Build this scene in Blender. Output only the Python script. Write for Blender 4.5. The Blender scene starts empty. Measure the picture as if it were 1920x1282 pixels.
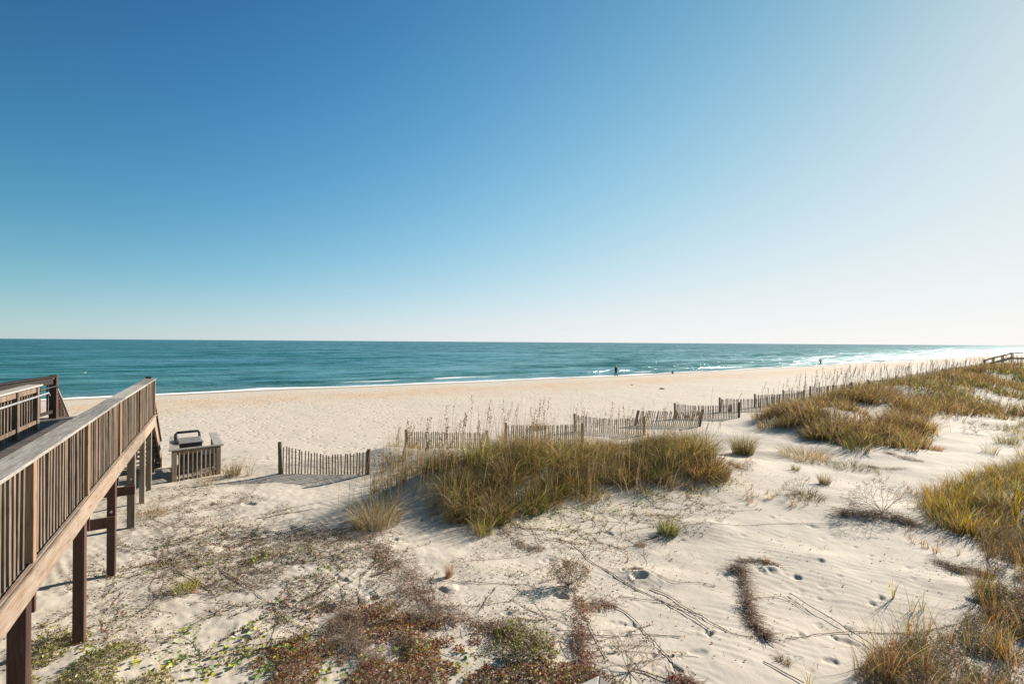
import bpy, bmesh, math, random
import numpy as np
from mathutils import Vector, Matrix

rng = np.random.default_rng(11)
random.seed(11)
R = math.radians
C = bpy.context.scene.collection

# ------------------------------------------------------------------ camera numbers
FPX, CX, CY, ROLL, CAMZ = 907.0, 960.0, 641.5, R(0.388), 5.6
SUN_AZ, SUN_EL = R(56.5), R(25.5)
RIGHT = np.array([math.cos(ROLL), 0, math.sin(ROLL)])
UP = np.array([-math.sin(ROLL), 0, math.cos(ROLL)])
FWD = np.array([0, 1.0, 0])

# ------------------------------------------------------------------ noise
_perm = np.random.default_rng(5).permutation(4096)
_val = np.random.default_rng(6).random(4096) * 2 - 1


def vnoise(x, y, seed=0):
    x = np.asarray(x, float) + seed * 17.13
    y = np.asarray(y, float) + seed * 9.71
    xi = np.floor(x).astype(np.int64)
    yi = np.floor(y).astype(np.int64)
    fx = x - xi
    fy = y - yi
    fx = fx * fx * fx * (fx * (fx * 6 - 15) + 10)
    fy = fy * fy * fy * (fy * (fy * 6 - 15) + 10)

    def h(a, b):
        return _val[_perm[(_perm[a & 4095] + b) & 4095]]
    return (h(xi, yi) * (1 - fx) + h(xi + 1, yi) * fx) * (1 - fy) + (h(xi, yi + 1) * (1 - fx) + h(xi + 1, yi + 1) * fx) * fy


def fbm(x, y, oct=4, seed=0):
    s, a = 0, 0.5
    for k in range(oct):
        s = s + a * vnoise(x * 2 ** k, y * 2 ** k, seed + k * 3)
        a *= 0.5
    return s


def sstep(a, b, x):
    t = np.clip((x - a) / (b - a), 0, 1)
    return t * t * (3 - 2 * t)


# ------------------------------------------------------------------ terrain
_A = np.array([-2000, -120, -60, -3, 30, 57, 95, 138, 200, 276, 600, 2000, 9000.])
_N = np.array([-40, -60, -61.5, -61.0, -59.8, -59.2, -60.2, -62.5, -67, -73, -92, -150, -500.])


def shore(x, y):
    a = 0.8387 * x + 0.5446 * y
    n = 0.5446 * x - 0.8387 * y
    nw = (np.interp(a - 12, _A, _N) + np.interp(a, _A, _N) + np.interp(a + 12, _A, _N)) / 3
    return n - nw, a


MOUNDS = [  # x, y, sx, sy, rot, h
    (-0.5, 14.7, 2.2, 1.5, R(25), .72), (2.8, 16.2, 2.6, 1.7, R(20), .62), (6.2, 16.9, 2.0, 1.5, R(20), .55),
    (-2.4, 17.2, 2.6, 1.1, R(5), .52), (-2.3, 13.6, 1.4, .75, R(35), .45), (-4.6, 11.2, 1.8, 1.0, R(30), -.12), (1.0, 18.3, 3.0, .9, R(10), .2),
    (-6.3, 17.0, 2.2, 1.0, R(10), .22), (-4.4, 17.6, .8, .6, 0, .25),
    (16.5, 25.5, 3.2, 2.4, R(40), .75), (21.5, 29.8, 4.2, 3.0, R(40), 1.15), (28.5, 35.2, 5, 3.4, R(40), 1.25), (38, 42, 8, 4.4, R(40), 1.35),
    (52, 53, 10, 5, R(40), 1.5), (70, 66, 14, 7, R(40), 1.6), (36, 27, 8, 3, R(35), .4),
    (14.5, 13.5, 3.0, 2.0, R(35), .3), (10.2, 7.0, 2.0, 2.0, 0, .2),
    (9.4, 12.6, 1.0, .5, R(10), .09), (4.7, 11.6, .7, .4, R(5), .10), (2.5, 9.3, .6, .35, 0, .10), (-6.5, 13.0, 1.8, 1.0, R(20), .10),
    (6.3, 10.0, .45, .25, R(10), .05), (8.0, 8.9, .5, .3, 0, .05), (12.6, 20.3, 1.2, .6, 0, .12), (10.2, 19.5, 1.0, .6, 0, .15),
    (-10, 9, 2.5, 4, R(30), -.1), (100, 88, 20, 8, R(40), .8),
]
DIMPLES = []


def hbase(x, y, fine=True):
    x = np.asarray(x, float)
    y = np.asarray(y, float)
    d, a = shore(x, y)
    d = d + 1.2 * fbm(a / 14, a * 0 + 3, 2, 4) * sstep(-10, 3, d)
    z = np.interp(d, [-3000, -400, -60, -15, 0, 4, 10, 20, 30, 37, 44, 60, 400], [-40, -12, -2.2, -.6, 0, .22, .52, .82, .92, .97, 1.2, 1.2, 1.5])
    m = sstep(35, 44, d)
    b = sstep(6, 20, d)
    for (mx, my, sx, sy, r, h) in MOUNDS:
        dx = x - mx
        dy = y - my
        c, s = math.cos(r), math.sin(r)
        e = ((dx * c + dy * s) / sx) ** 2 + ((-dx * s + dy * c) / sy) ** 2
        z = z + h * np.exp(-e)
    z = z + m * (.13 * fbm(x / 3.1, y / 3.1, 3, 1)) + b * .05 * fbm(x / 5., y / 5., 3, 2)
    if fine:
        left = sstep(1.5, -3.5, x - (y - 8) * .1) * sstep(22, 13, y)
        z = z + m * (.024 * fbm(x / .75, y / .55, 3, 7) + (.004 + .010 * left) * fbm(x / .13, y / .11, 2, 9))
        z = z + b * (1 - m * .8) * (.022 * fbm(x / .9, y / .9, 2, 12))
        # wind ripples and shallow scours on the dune sand
        z = z + m * .003 * np.sin((x * .55 + y * .83) * 38 + 5 * vnoise(x / .6, y / .6, 15)) * sstep(-.1, .4, vnoise(x / 1.7, y / 1.7, 22))
    return z


def hfull(x, y):
    z = hbase(x, y)
    for (dx, dy, r, dep) in DIMPLES:
        near = np.where((np.abs(x - dx) < 3.2 * r) & (np.abs(y - dy) < 3.2 * r))[0]
        if len(near) == 0:
            continue
        xx, yy = x[near], y[near]
        sh_ = 1 + .9 * vnoise(xx / (r * 1.1) + dx, yy / (r * 1.1) + dy, 33)
        q = ((xx - dx) ** 2 + ((yy - dy) * 1.25) ** 2) / (r * r) * np.clip(sh_, .3, 2)
        z[near] += -dep * np.exp(-q * q * .8) + .13 * dep * np.exp(-(np.sqrt(q) - 1.7) ** 2 * 2.2)
    return z


def gz(x, y):
    return float(hbase(np.array([x]), np.array([y]))[0])


def ground(u, v):
    """point of the terrain seen at photo pixel (u, v)"""
    u = np.atleast_1d(np.asarray(u, float))
    v = np.atleast_1d(np.asarray(v, float))
    d = FWD[None] + RIGHT[None] * ((u - CX) / FPX)[:, None] + UP[None] * ((CY - v) / FPX)[:, None]
    z = np.full(len(u), 1.2)
    t = (z - CAMZ) / d[:, 2]
    for k in range(60):
        zz = hbase(d[:, 0] * t, d[:, 1] * t, False)
        t = .6 * t + .4 * (zz - CAMZ) / d[:, 2]
    x, y = d[:, 0] * t, d[:, 1] * t
    return np.stack([x, y, hbase(x, y)], 1)


def g1(u, v):
    return ground([u], [v])[0]


for (u, v, rp, dep) in [(1182, 1067, 13, .13), (1203, 1077, 15, .15), (1330, 1188, 9, .10), (1052, 1118, 12, .14), (1492, 1083, 10, .08),
                        (1537, 1051, 8, .07), (1590, 1180, 12, .05), (1650, 1122, 12, .07), (1635, 1132, 8, .05), (1585, 1203, 16, .07), (600, 1138, 18, .14),
                        (456, 1183, 12, .11), (462, 1196, 7, .07), (845, 1105, 14, -.09), (1020, 1052, 9, .05), (1060, 1055, 10, .06), (1035, 1050, 7, .05),
                        (1450, 1068, 16, -.08), (1423, 1066, 6, .07), (640, 1085, 9, .08), (700, 1120, 9, .09), (1372, 951, 9, .05), (620, 1012, 14, -.06),
                        (540, 990, 16, .07), (820, 962, 7, .08), (790, 975, 6, .06), (1225, 1228, 12, .05), (1270, 1255, 12, .05), (1500, 1190, 10, .04),
                        (395, 1030, 16, -.07), (465, 945, 10, .09), (395, 945, 8, .08), (1840, 1130, 16, .10), (1560, 1240, 14, .05), (1170, 1190, 14, .04),
                        (950, 1150, 10, .04), (1310, 1225, 16, .05), (1395, 1005, 8, .03), (1460, 1015, 9, .03), (1140, 1000, 10, .06), (740, 1010, 9, .07)]:
    p = g1(u, v)
    DIMPLES.append((p[0], p[1], rp * p[1] / FPX * .8, dep * .55))
for k in range(60):      # old footprints, trails of them
    x0, y0 = rng.uniform(-9, 12), rng.uniform(6.5, 17)
    DIMPLES.append((x0, y0, rng.uniform(.04, .10), rng.uniform(.008, .028)))
for (u0, v0, u1, v1, n) in [(1450, 960, 1750, 1085, 14), (1200, 1010, 1420, 1000, 9), (1560, 1090, 1500, 1250, 10), (1260, 1230, 1130, 1140, 8), (1800, 830, 1560, 880, 12)]:
    p, q = g1(u0, v0), g1(u1, v1)
    for k in range(n):
        f = k / n
        DIMPLES.append((p[0] + (q[0] - p[0]) * f + rng.normal(0, .1), p[1] + (q[1] - p[1]) * f + rng.normal(0, .14), rng.uniform(.04, .075), rng.uniform(.008, .022)))


# ------------------------------------------------------------------ node helpers
def newmat(name):
    m = bpy.data.materials.new(name)
    m.use_nodes = True
    nt = m.node_tree
    nt.nodes.clear()
    out = nt.nodes.new('ShaderNodeOutputMaterial')
    return m, nt, out


class N:
    def __init__(s, nt):
        s.nt = nt

    def n(s, t, **kw):
        nd = s.nt.nodes.new(t)
        for k, v in kw.items():
            if k.startswith('i_'):
                nd.inputs[k[2:].replace('_', ' ')].default_value = v
            else:
                setattr(nd, k, v)
        return nd

    def l(s, a, b):
        s.nt.links.new(a, b)

    def noise(s, vec, scale, detail=4, rough=.55, dist=0):
        nd = s.n('ShaderNodeTexNoise')
        nd.inputs['Scale'].default_value = scale
        nd.inputs['Detail'].default_value = detail
        nd.inputs['Roughness'].default_value = rough
        nd.inputs['Distortion'].default_value = dist
        if vec is not None:
            s.l(vec, nd.inputs['Vector'])
        return nd.outputs['Fac']

    def ramp(s, fac, stops):
        nd = s.n('ShaderNodeValToRGB')
        cr = nd.color_ramp
        while len(cr.elements) < len(stops):
            cr.elements.new(.5)
        for e, (p, c) in zip(cr.elements, stops):
            e.position = p
            e.color = (*c, 1) if len(c) == 3 else c
        s.l(fac, nd.inputs[0])
        return nd.outputs[0]

    def fr(s, fac, a, b, c=0., d=1.):
        nd = s.n('ShaderNodeMapRange')
        nd.inputs[1].default_value, nd.inputs[2].default_value, nd.inputs[3].default_value, nd.inputs[4].default_value = a, b, c, d
        s.l(fac, nd.inputs[0])
        return nd.outputs[0]

    def mix(s, fac, a, b, mode='MIX'):
        nd = s.n('ShaderNodeMix', data_type='RGBA', blend_type=mode)
        for i, x in ((0, fac), (6, a), (7, b)):
            if isinstance(x, (int, float)):
                nd.inputs[i].default_value = x
            elif isinstance(x, tuple):
                nd.inputs[i].default_value = (*x, 1)
            else:
                s.l(x, nd.inputs[i])
        return nd.outputs[2]

    def math(s, op, a, b=0.):
        nd = s.n('ShaderNodeMath', operation=op)
        for i, x in ((0, a), (1, b)):
            if isinstance(x, (int, float)):
                nd.inputs[i].default_value = x
            else:
                s.l(x, nd.inputs[i])
        return nd.outputs[0]

    def mapping(s, vec, scale):
        nd = s.n('ShaderNodeMapping')
        nd.inputs['Scale'].default_value = scale
        s.l(vec, nd.inputs['Vector'])
        return nd.outputs[0]

    def bump(s, h, strength, dist, normal=None):
        nd = s.n('ShaderNodeBump')
        nd.inputs['Strength'].default_value = strength
        nd.inputs['Distance'].default_value = dist
        s.l(h, nd.inputs['Height'])
        if normal is not None:
            s.l(normal, nd.inputs['Normal'])
        return nd.outputs[0]


def wood(name, dark, mid, light, axis='z', redness=None, bump=.5):
    m, nt, out = newmat(name)
    g = N(nt)
    tc = g.n('ShaderNodeTexCoord').outputs['Object']
    oi = g.n('ShaderNodeObjectInfo').outputs['Random']
    add = g.n('ShaderNodeVectorMath', operation='ADD')
    sc = g.n('ShaderNodeCombineXYZ')
    k = g.math('MULTIPLY', oi, 37.)
    for i in range(3):
        g.l(k, sc.inputs[i])
    g.l(tc, add.inputs[0])
    g.l(sc.outputs[0], add.inputs[1])
    v = add.outputs[0]
    s = {'z': (22, 22, 1.3), 'x': (1.3, 22, 22), 'y': (22, 1.3, 22)}[axis]
    grain = g.noise(g.mapping(v, s), 2.2, 5, .6, .6)
    blot = g.noise(g.mapping(v, tuple(q ** .35 for q in s)), 1.6, 3, .6)
    col = g.ramp(grain, [(.28, dark), (.5, mid), (.72, light)])
    col = g.mix(g.fr(blot, .45, .68, 0, .6), col, light)
    stain = g.noise(g.mapping(v, tuple(q ** .55 for q in s)), 2.9, 4, .65)
    col = g.mix(g.fr(stain, .56, .68, 0, .65), col, tuple(q * .55 for q in dark))
    col = g.mix(g.fr(oi, 0, 1, .0, .5), col, mid, 'MIX')
    hv = g.n('ShaderNodeHueSaturation')
    g.l(g.fr(oi, 0, 1, .62, 1.35), hv.inputs['Value'])
    g.l(col, hv.inputs['Color'])
    b = g.n('ShaderNodeBsdfPrincipled')
    b.inputs['Roughness'].default_value = .78
    b.inputs['Specular IOR Level'].default_value = .25
    g.l(hv.outputs[0], b.inputs['Base Color'])
    g.l(g.bump(grain, bump, .006), b.inputs['Normal'])
    g.l(b.outputs[0], out.inputs[0])
    return m


def plain(name, col, rough=.6, metal=0., var=.25, scale=6.):
    m, nt, out = newmat(name)
    g = N(nt)
    tc = g.n('ShaderNodeTexCoord').outputs['Object']
    f = g.noise(tc, scale, 5, .6)
    c = g.mix(g.fr(f, .3, .7), tuple(q * (1 - var) for q in col), tuple(min(1, q * (1 + var)) for q in col))
    b = g.n('ShaderNodeBsdfPrincipled')
    b.inputs['Roughness'].default_value = rough
    b.inputs['Metallic'].default_value = metal
    g.l(c, b.inputs['Base Color'])
    g.l(b.outputs[0], out.inputs[0])
    return m


def foliage(name, trans=.35):
    m, nt, out = newmat(name)
    g = N(nt)
    at = g.n('ShaderNodeAttribute', attribute_name='col').outputs['Color']
    d = g.n('ShaderNodeBsdfDiffuse')
    t = g.n('ShaderNodeBsdfTranslucent')
    g.l(at, d.inputs[0])
    hv = g.n('ShaderNodeHueSaturation')
    hv.inputs['Saturation'].default_value = 1.15
    hv.inputs['Value'].default_value = 1.25
    g.l(at, hv.inputs['Color'])
    g.l(hv.outputs[0], t.inputs[0])
    mx = g.n('ShaderNodeMixShader')
    mx.inputs[0].default_value = trans
    g.l(d.outputs[0], mx.inputs[1])
    g.l(t.outputs[0], mx.inputs[2])
    gl = g.n('ShaderNodeBsdfGlossy')
    gl.inputs['Roughness'].default_value = .45
    m2 = g.n('ShaderNodeMixShader')
    m2.inputs[0].default_value = .03
    g.l(mx.outputs[0], m2.inputs[1])
    g.l(gl.outputs[0], m2.inputs[2])
    g.l(m2.outputs[0], out.inputs[0])
    return m


M = {}
M['rail'] = wood('weathered_rail_wood', (.07, .047, .033), (.14, .098, .068), (.28, .22, .16), 'z')
M['post'] = wood('stained_post_wood', (.042, .020, .015), (.075, .036, .026), (.125, .07, .05), 'z')
M['oldpost'] = wood('grey_post_wood', (.13, .10, .07), (.23, .18, .125), (.33, .27, .20), 'z')
M['cap'] = wood('silver_cap_wood', (.13, .11, .09), (.27, .24, .205), (.42, .385, .34), 'x', bump=1.)
M['fascia'] = wood('fascia_wood', (.17, .082, .044), (.22, .16, .112), (.33, .28, .225), 'x', bump=1.)
M['deck'] = wood('deck_plank_wood', (.11, .085, .07), (.20, .165, .14), (.28, .24, .21), 'y')
M['slat'] = wood('fence_slat_wood', (.17, .125, .09), (.29, .225, .165), (.40, .33, .25), 'z')
M['fpost'] = wood('fence_post_wood', (.11, .08, .05), (.19, .145, .095), (.28, .22, .155), 'z')
M['rpost'] = wood('orange_brown_post_wood', (.13, .07, .04), (.22, .13, .08), (.33, .235, .15), 'z')
M['darkwood'] = wood('dark_rail_wood', (.012, .009, .008), (.022, .017, .014), (.04, .032, .027), 'x')
M['metal'] = plain('grey_galvanised_pipe', (.26, .26, .25), .6, .1)
M['dmetal'] = plain('dark_painted_metal', (.03, .025, .025), .5, .2)
M['bolt'] = plain('bolt_steel', (.5, .5, .48), .4, .7)
M['black'] = plain('black_plastic', (.022, .024, .027), .5)
M['greyplastic'] = plain('sun_bleached_lid_plastic', (.20, .18, .165), .55)
M['cloth_dark'] = plain('dark_jacket_cloth', (.016, .014, .012), .9)
M['cloth_navy'] = plain('navy_trouser_cloth', (.014, .016, .028), .9)
M['cloth_red'] = plain('dusty_red_cloth', (.10, .03, .035), .9)
M['skin'] = plain('skin', (.42, .26, .19), .6, var=.06)
M['hair'] = plain('dark_hair', (.02, .014, .01), .7)
M['fur'] = plain('dark_dog_fur', (.05, .04, .035), .9)
M['feather'] = plain('white_feathers', (.72, .72, .70), .8, var=.06)
M['grass'] = foliage('dune_grass_blades', .4)
M['leaf'] = foliage('creeper_leaves', .35)
M['twig'] = foliage('dry_twigs', .05)
M['rock'] = plain('dark_seaweed', (.05, .035, .022), .9)
M['land'] = plain('hazy_far_land', (.10, .12, .10), .9)


# ------------------------------------------------------------------ mesh helpers
def mk(name, V, F, mat, parent=None, cols=None, smooth=False, attrs=None, link=True):
    V = np.asarray(V, np.float32)
    F = np.asarray(F, np.int32)
    me = bpy.data.meshes.new(name)
    me.vertices.add(len(V))
    me.vertices.foreach_set('co', V.ravel())
    k = F.shape[1]
    me.loops.add(F.size)
    me.loops.foreach_set('vertex_index', F.ravel())
    me.polygons.add(len(F))
    me.polygons.foreach_set('loop_start', np.arange(0, F.size, k, dtype=np.int32))
    if smooth:
        me.polygons.foreach_set('use_smooth', np.ones(len(F), dtype=bool))
    if cols is not None:
        ca = me.color_attributes.new('col', 'FLOAT_COLOR', 'POINT')
        c4 = np.ones((len(V), 4), np.float32)
        c4[:, :3] = cols
        ca.data.foreach_set('color', c4.ravel())
    for an, av in (attrs or {}).items():
        at = me.attributes.new(an, 'FLOAT', 'POINT')
        at.data.foreach_set('value', np.asarray(av, np.float32))
    me.update(calc_edges=True)
    me.materials.append(mat)
    o = bpy.data.objects.new(name, me)
    if link:
        C.objects.link(o)
    if parent:
        o.parent = parent
    return o


def tag(o, label=None, cat=None, group=None, kind=None):
    if label:
        o['label'] = label
    if cat:
        o['category'] = cat
    if group:
        o['group'] = group
    if kind:
        o['kind'] = kind
    return o


def thing(name, label, cat, loc=(0, 0, 0), rz=0., group=None):
    o = bpy.data.objects.new(name, None)
    o.empty_display_size = .2
    C.objects.link(o)
    o.location = loc
    o.rotation_euler = (0, 0, rz)
    return tag(o, label, cat, group)


class MB:
    """collects boxes, beams and tubes into one mesh"""

    def __init__(s):
        s.V, s.F = [], []

    def add(s, v, f):
        b = len(s.V)
        s.V += [tuple(q) for q in v]
        s.F += [tuple(i + b for i in q) for q in f]

    def box(s, x0, x1, y0, y1, z0, z1, zf=None):
        v = [(x, y, z) for z in (z0, z1) for y in (y0, y1) for x in (x0, x1)]
        if zf:
            v = [(x, y, z + zf(x)) for x, y, z in v]
        s.add(v, [(0, 2, 3, 1), (4, 5, 7, 6), (0, 1, 5, 4), (2, 6, 7, 3), (0, 4, 6, 2), (1, 3, 7, 5)])
        return s

    def beam(s, p, q, w, h, up=(0, 0, 1)):
        p, q = Vector(p), Vector(q)
        d = (q - p).normalized()
        u = Vector(up)
        sd = d.cross(u)
        if sd.length < 1e-4:
            sd = d.cross(Vector((1, 0, 0)))
        sd.normalize()
        u = sd.cross(d).normalized()
        v = []
        for c in (p, q):
            for (a, b) in ((-1, -1), (1, -1), (1, 1), (-1, 1)):
                v.append(c + sd * (a * w / 2) + u * (b * h / 2))
        s.add(v, [(0, 1, 2, 3), (7, 6, 5, 4), (0, 4, 5, 1), (1, 5, 6, 2), (2, 6, 7, 3), (3, 7, 4, 0)])
        return s

    def tube(s, pts, r, n=6):
        pts = [Vector(p) for p in pts]
        rr = r if isinstance(r, (list, tuple)) else [r] * len(pts)
        rings = []
        for i, p in enumerate(pts):
            d = (pts[min(i + 1, len(pts) - 1)] - pts[max(i - 1, 0)]).normalized()
            a = d.cross(Vector((0, 0, 1)))
            if a.length < 1e-3:
                a = d.cross(Vector((1, 0, 0)))
            a.normalize()
            b = d.cross(a)
            rings.append([p + (a * math.cos(2 * math.pi * k / n) + b * math.sin(2 * math.pi * k / n)) * rr[i] for k in range(n)])
        v = [q for ring in rings for q in ring]
        f = []
        for i in range(len(pts) - 1):
            for k in range(n):
                f.append((i * n + k, i * n + (k + 1) % n, (i + 1) * n + (k + 1) % n, (i + 1) * n + k))
        f.append(tuple(range(n)))
        f.append(tuple((len(pts) - 1) * n + k for k in reversed(range(n))))
        s.add(v, f)
        return s

    def build(s, name, mat, parent=None, loc=None, bevel=.004, smooth=False):
        me = bpy.data.meshes.new(name)
        me.from_pydata(s.V, [], s.F)
        bm = bmesh.new()
        bm.from_mesh(me)
        bmesh.ops.recalc_face_normals(bm, faces=bm.faces)
        if bevel:
            ed = [e for e in bm.edges if len(e.link_faces) == 2 and e.calc_face_angle(0) > .6]
            bmesh.ops.bevel(bm, geom=ed, offset=bevel, segments=1, affect='EDGES')
        bm.to_mesh(me)
        bm.free()
        if smooth:
            for p in me.polygons:
                p.use_smooth = True
        me.materials.append(mat)
        o = bpy.data.objects.new(name, me)
        C.objects.link(o)
        if parent:
            o.parent = parent
        if loc:
            o.location = loc
        return o


def copyobj(o, parent, loc=None, rot=None, scale=None):
    c = o.copy()
    C.objects.link(c)
    c.parent = parent
    if loc is not None:
        c.location = loc
    if rot is not None:
        c.rotation_euler = rot
    if scale is not None:
        c.scale = scale
    return c


def mixcols(n, palette, weights, jit=.22, r=None):
    r = r or rng
    pal = np.array(palette)
    w = np.array(weights, float)
    idx = r.choice(len(pal), n, p=w / w.sum())
    return pal[idx] * (1 + r.uniform(-jit, jit, (n, 1))) * (1 + r.uniform(-.06, .06, (n, 3)))


def blades(pos, h, az, lean, width, cols, segs=3, droop=.25):
    """ribbon grass blades; every array has one entry per blade"""
    n = len(pos)
    T = np.linspace(0, 1, segs + 1)
    fa = rng.uniform(0, math.pi, n)
    side = np.stack([np.cos(fa), np.sin(fa), np.zeros(n)], 1)
    dirh = np.stack([np.sin(az), np.cos(az), np.zeros(n)], 1)
    V = np.empty((n, segs + 1, 2, 3))
    Cc = np.empty((n, segs + 1, 2, 3))
    for i, t in enumerate(T):
        p = pos + dirh * (lean * h * t ** 1.7)[:, None]
        p[:, 2] += h * (t - droop * lean * t ** 3)
        w = width * (1 - .85 * t ** 1.6)
        V[:, i, 0] = p - side * w[:, None] / 2
        V[:, i, 1] = p + side * w[:, None] / 2
        Cc[:, i, :] = cols[:, None, :]
    base = (np.arange(n) * (segs + 1) * 2)[:, None]
    F = []
    for i in range(segs):
        F.append(np.concatenate([base + 2 * i, base + 2 * i + 1, base + 2 * i + 3, base + 2 * i + 2], 1))
    return V.reshape(-1, 3), np.stack(F, 1).reshape(-1, 4), Cc.reshape(-1, 3)


def leaves(pos, size, cols, tilt=.7, aspect=.5, flat=False):
    """folded kite leaves"""
    n = len(pos)
    a = rng.normal(0, 1, (n, 3))
    a[:, 2] *= tilt
    a /= np.linalg.norm(a, axis=1)[:, None]
    nrm = rng.normal(0, 1 if not flat else .45, (n, 3))
    nrm[:, 2] = np.abs(nrm[:, 2]) + (.2 if not flat else 1)
    b = np.cross(nrm, a)
    b /= np.linalg.norm(b, axis=1)[:, None] + 1e-9
    s = size[:, None]
    up = np.cross(a, b) * s * .12
    V = np.stack([pos - a * s * .5, pos - a * s * .12 + b * s * aspect * .5 + up, pos + a * s * .5, pos - a * s * .12 - b * s * aspect * .5 + up], 1)
    F = np.arange(n * 4).reshape(-1, 4)
    return V.reshape(-1, 3), F, np.repeat(cols, 4, 0)


def sticks(p0, p1, r, cols):
    """thin three-sided sticks; one quad ring each"""
    n = len(p0)
    d = p1 - p0
    d = d / (np.linalg.norm(d, axis=1)[:, None] + 1e-9)
    ref = np.tile([0.3, .2, .93], (n, 1))
    a = np.cross(d, ref)
    a /= np.linalg.norm(a, axis=1)[:, None] + 1e-9
    b = np.cross(d, a)
    V = np.empty((n, 2, 3, 3))
    for k in range(3):
        o = (a * math.cos(2.0944 * k) + b * math.sin(2.0944 * k)) * r[:, None]
        V[:, 0, k] = p0 + o
        V[:, 1, k] = p1 + o * .7
    base = (np.arange(n) * 6)[:, None]
    F = np.stack([np.concatenate([base + k, base + (k + 1) % 3, base + 3 + (k + 1) % 3, base + 3 + k], 1) for k in range(3)], 1).reshape(-1, 4)
    return V.reshape(-1, 3), F, np.repeat(cols, 6, 0)


def join(parts):
    V, F, K, b = [], [], [], 0
    for v, f, c in parts:
        V.append(v)
        F.append(f + b)
        K.append(c)
        b += len(v)
    return np.concatenate(V), np.concatenate(F), np.concatenate(K)


def inpoly(x, y, P):
    c = np.zeros(len(x), bool)
    j = len(P) - 1
    for i in range(len(P)):
        xi, yi = P[i][0], P[i][1]
        xj, yj = P[j][0], P[j][1]
        c ^= ((yi > y) != (yj > y)) & (x < (xj - xi) * (y - yi) / (yj - yi + 1e-12) + xi)
        j = i
    return c


def scatter(P, n):
    P = np.array([q[:2] for q in P])
    lo, hi = P.min(0), P.max(0)
    out = np.empty((0, 2))
    while len(out) < n:
        q = rng.uniform(lo, hi, (n * 2, 2))
        out = np.concatenate([out, q[inpoly(q[:, 0], q[:, 1], P)]])
    return out[:n]


def px(*uv):
    return [tuple(g) for g in ground([a for a, b in uv], [b for a, b in uv])]


STRAW, OLIVE, BROWN = (.40, .29, .14), (.145, .14, .046), (.22, .135, .068)
GREEN, YELLOW, ORANGE, RUST, GREYT = (.095, .145, .035), (.34, .33, .06), (.55, .27, .035), (.36, .135, .07), (.36, .30, .225)
MAROON, TAN = (.23, .058, .046), (.38, .28, .19)


# ------------------------------------------------------------------ world, sun, camera
sc = bpy.context.scene
w = bpy.data.worlds.new('World')
sc.world = w
w.use_nodes = True
nt = w.node_tree
nt.nodes.clear()
wo = nt.nodes.new('ShaderNodeOutputWorld')
bg = nt.nodes.new('ShaderNodeBackground')
sky = nt.nodes.new('ShaderNodeTexSky')
sky.sky_type = 'NISHITA'
sky.sun_disc = False
sky.sun_elevation = SUN_EL
sky.sun_rotation = SUN_AZ
sky.altitude = 0
sky.air_density = 1.0
sky.dust_density = .25
sky.ozone_density = 3.0
bg.inputs['Strength'].default_value = .055
# grade the Nishita radiance: steeper contrast with soft shoulder, less yellow at the horizon
wg = N(nt)
SKY_K = .055 * 2
wsep = wg.n('ShaderNodeSeparateColor')
wg.l(sky.outputs[0], wsep.inputs[0])
wz = wg.n('ShaderNodeSeparateXYZ')
wg.l(wg.n('ShaderNodeTexCoord').outputs['Generated'], wz.inputs[0])
zc_ = wg.math('MAXIMUM', wz.outputs[2], 0.)
hz_ = wg.math('EXPONENT', wg.math('MULTIPLY', zc_, -12.5))
wcmb = wg.n('ShaderNodeCombineColor')
wdot = wg.n('ShaderNodeVectorMath', operation='DOT_PRODUCT')
wg.l(wg.n('ShaderNodeTexCoord').outputs['Generated'], wdot.inputs[0])
wdot.inputs[1].default_value = (math.sin(SUN_AZ) * math.cos(SUN_EL), math.cos(SUN_AZ) * math.cos(SUN_EL), math.sin(SUN_EL))
cs_ = wdot.outputs['Value']
c3_ = wg.math('POWER', cs_, 3.)
for ci, (a_, b_, c_, d_, f_, g_) in enumerate([(.26, .80, -2.37, 1.691, -.008, 1.103), (.93, .588, -1.867, 1.346, -.181, 1.051), (1.2, .231, -2.96, 1.761, -.466, .505)]):
    p_ = wg.math('POWER', wg.math('MULTIPLY', wsep.outputs[ci], SKY_K), g_)
    e_ = wg.math('ADD', wg.math('ADD', wg.math('ADD', wg.math('MULTIPLY', hz_, b_), wg.math('MULTIPLY', zc_, c_)), wg.math('ADD', wg.math('MULTIPLY', cs_, d_), wg.math('MULTIPLY', c3_, f_))), a_)
    q_ = wg.math('MULTIPLY', p_, wg.math('EXPONENT', e_))
    y_ = wg.math('DIVIDE', q_, wg.math('ADD', q_, 1.))
    wg.l(wg.math('DIVIDE', y_, SKY_K), wcmb.inputs[ci])
nt.links.new(wcmb.outputs[0], bg.inputs['Color'])
nt.links.new(bg.outputs[0], wo.inputs['Surface'])

ld = bpy.data.lights.new('sun', 'SUN')
ld.energy = 4.9
ld.angle = R(.53)
ld.color = (1.0, .925, .83)
lo = bpy.data.objects.new('sun', ld)
C.objects.link(lo)
sd = Vector((math.sin(SUN_AZ) * math.cos(SUN_EL), math.cos(SUN_AZ) * math.cos(SUN_EL), math.sin(SUN_EL)))
lo.rotation_euler = (-sd).to_track_quat('-Z', 'Y').to_euler()
lo.location = sd * 60

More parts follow.
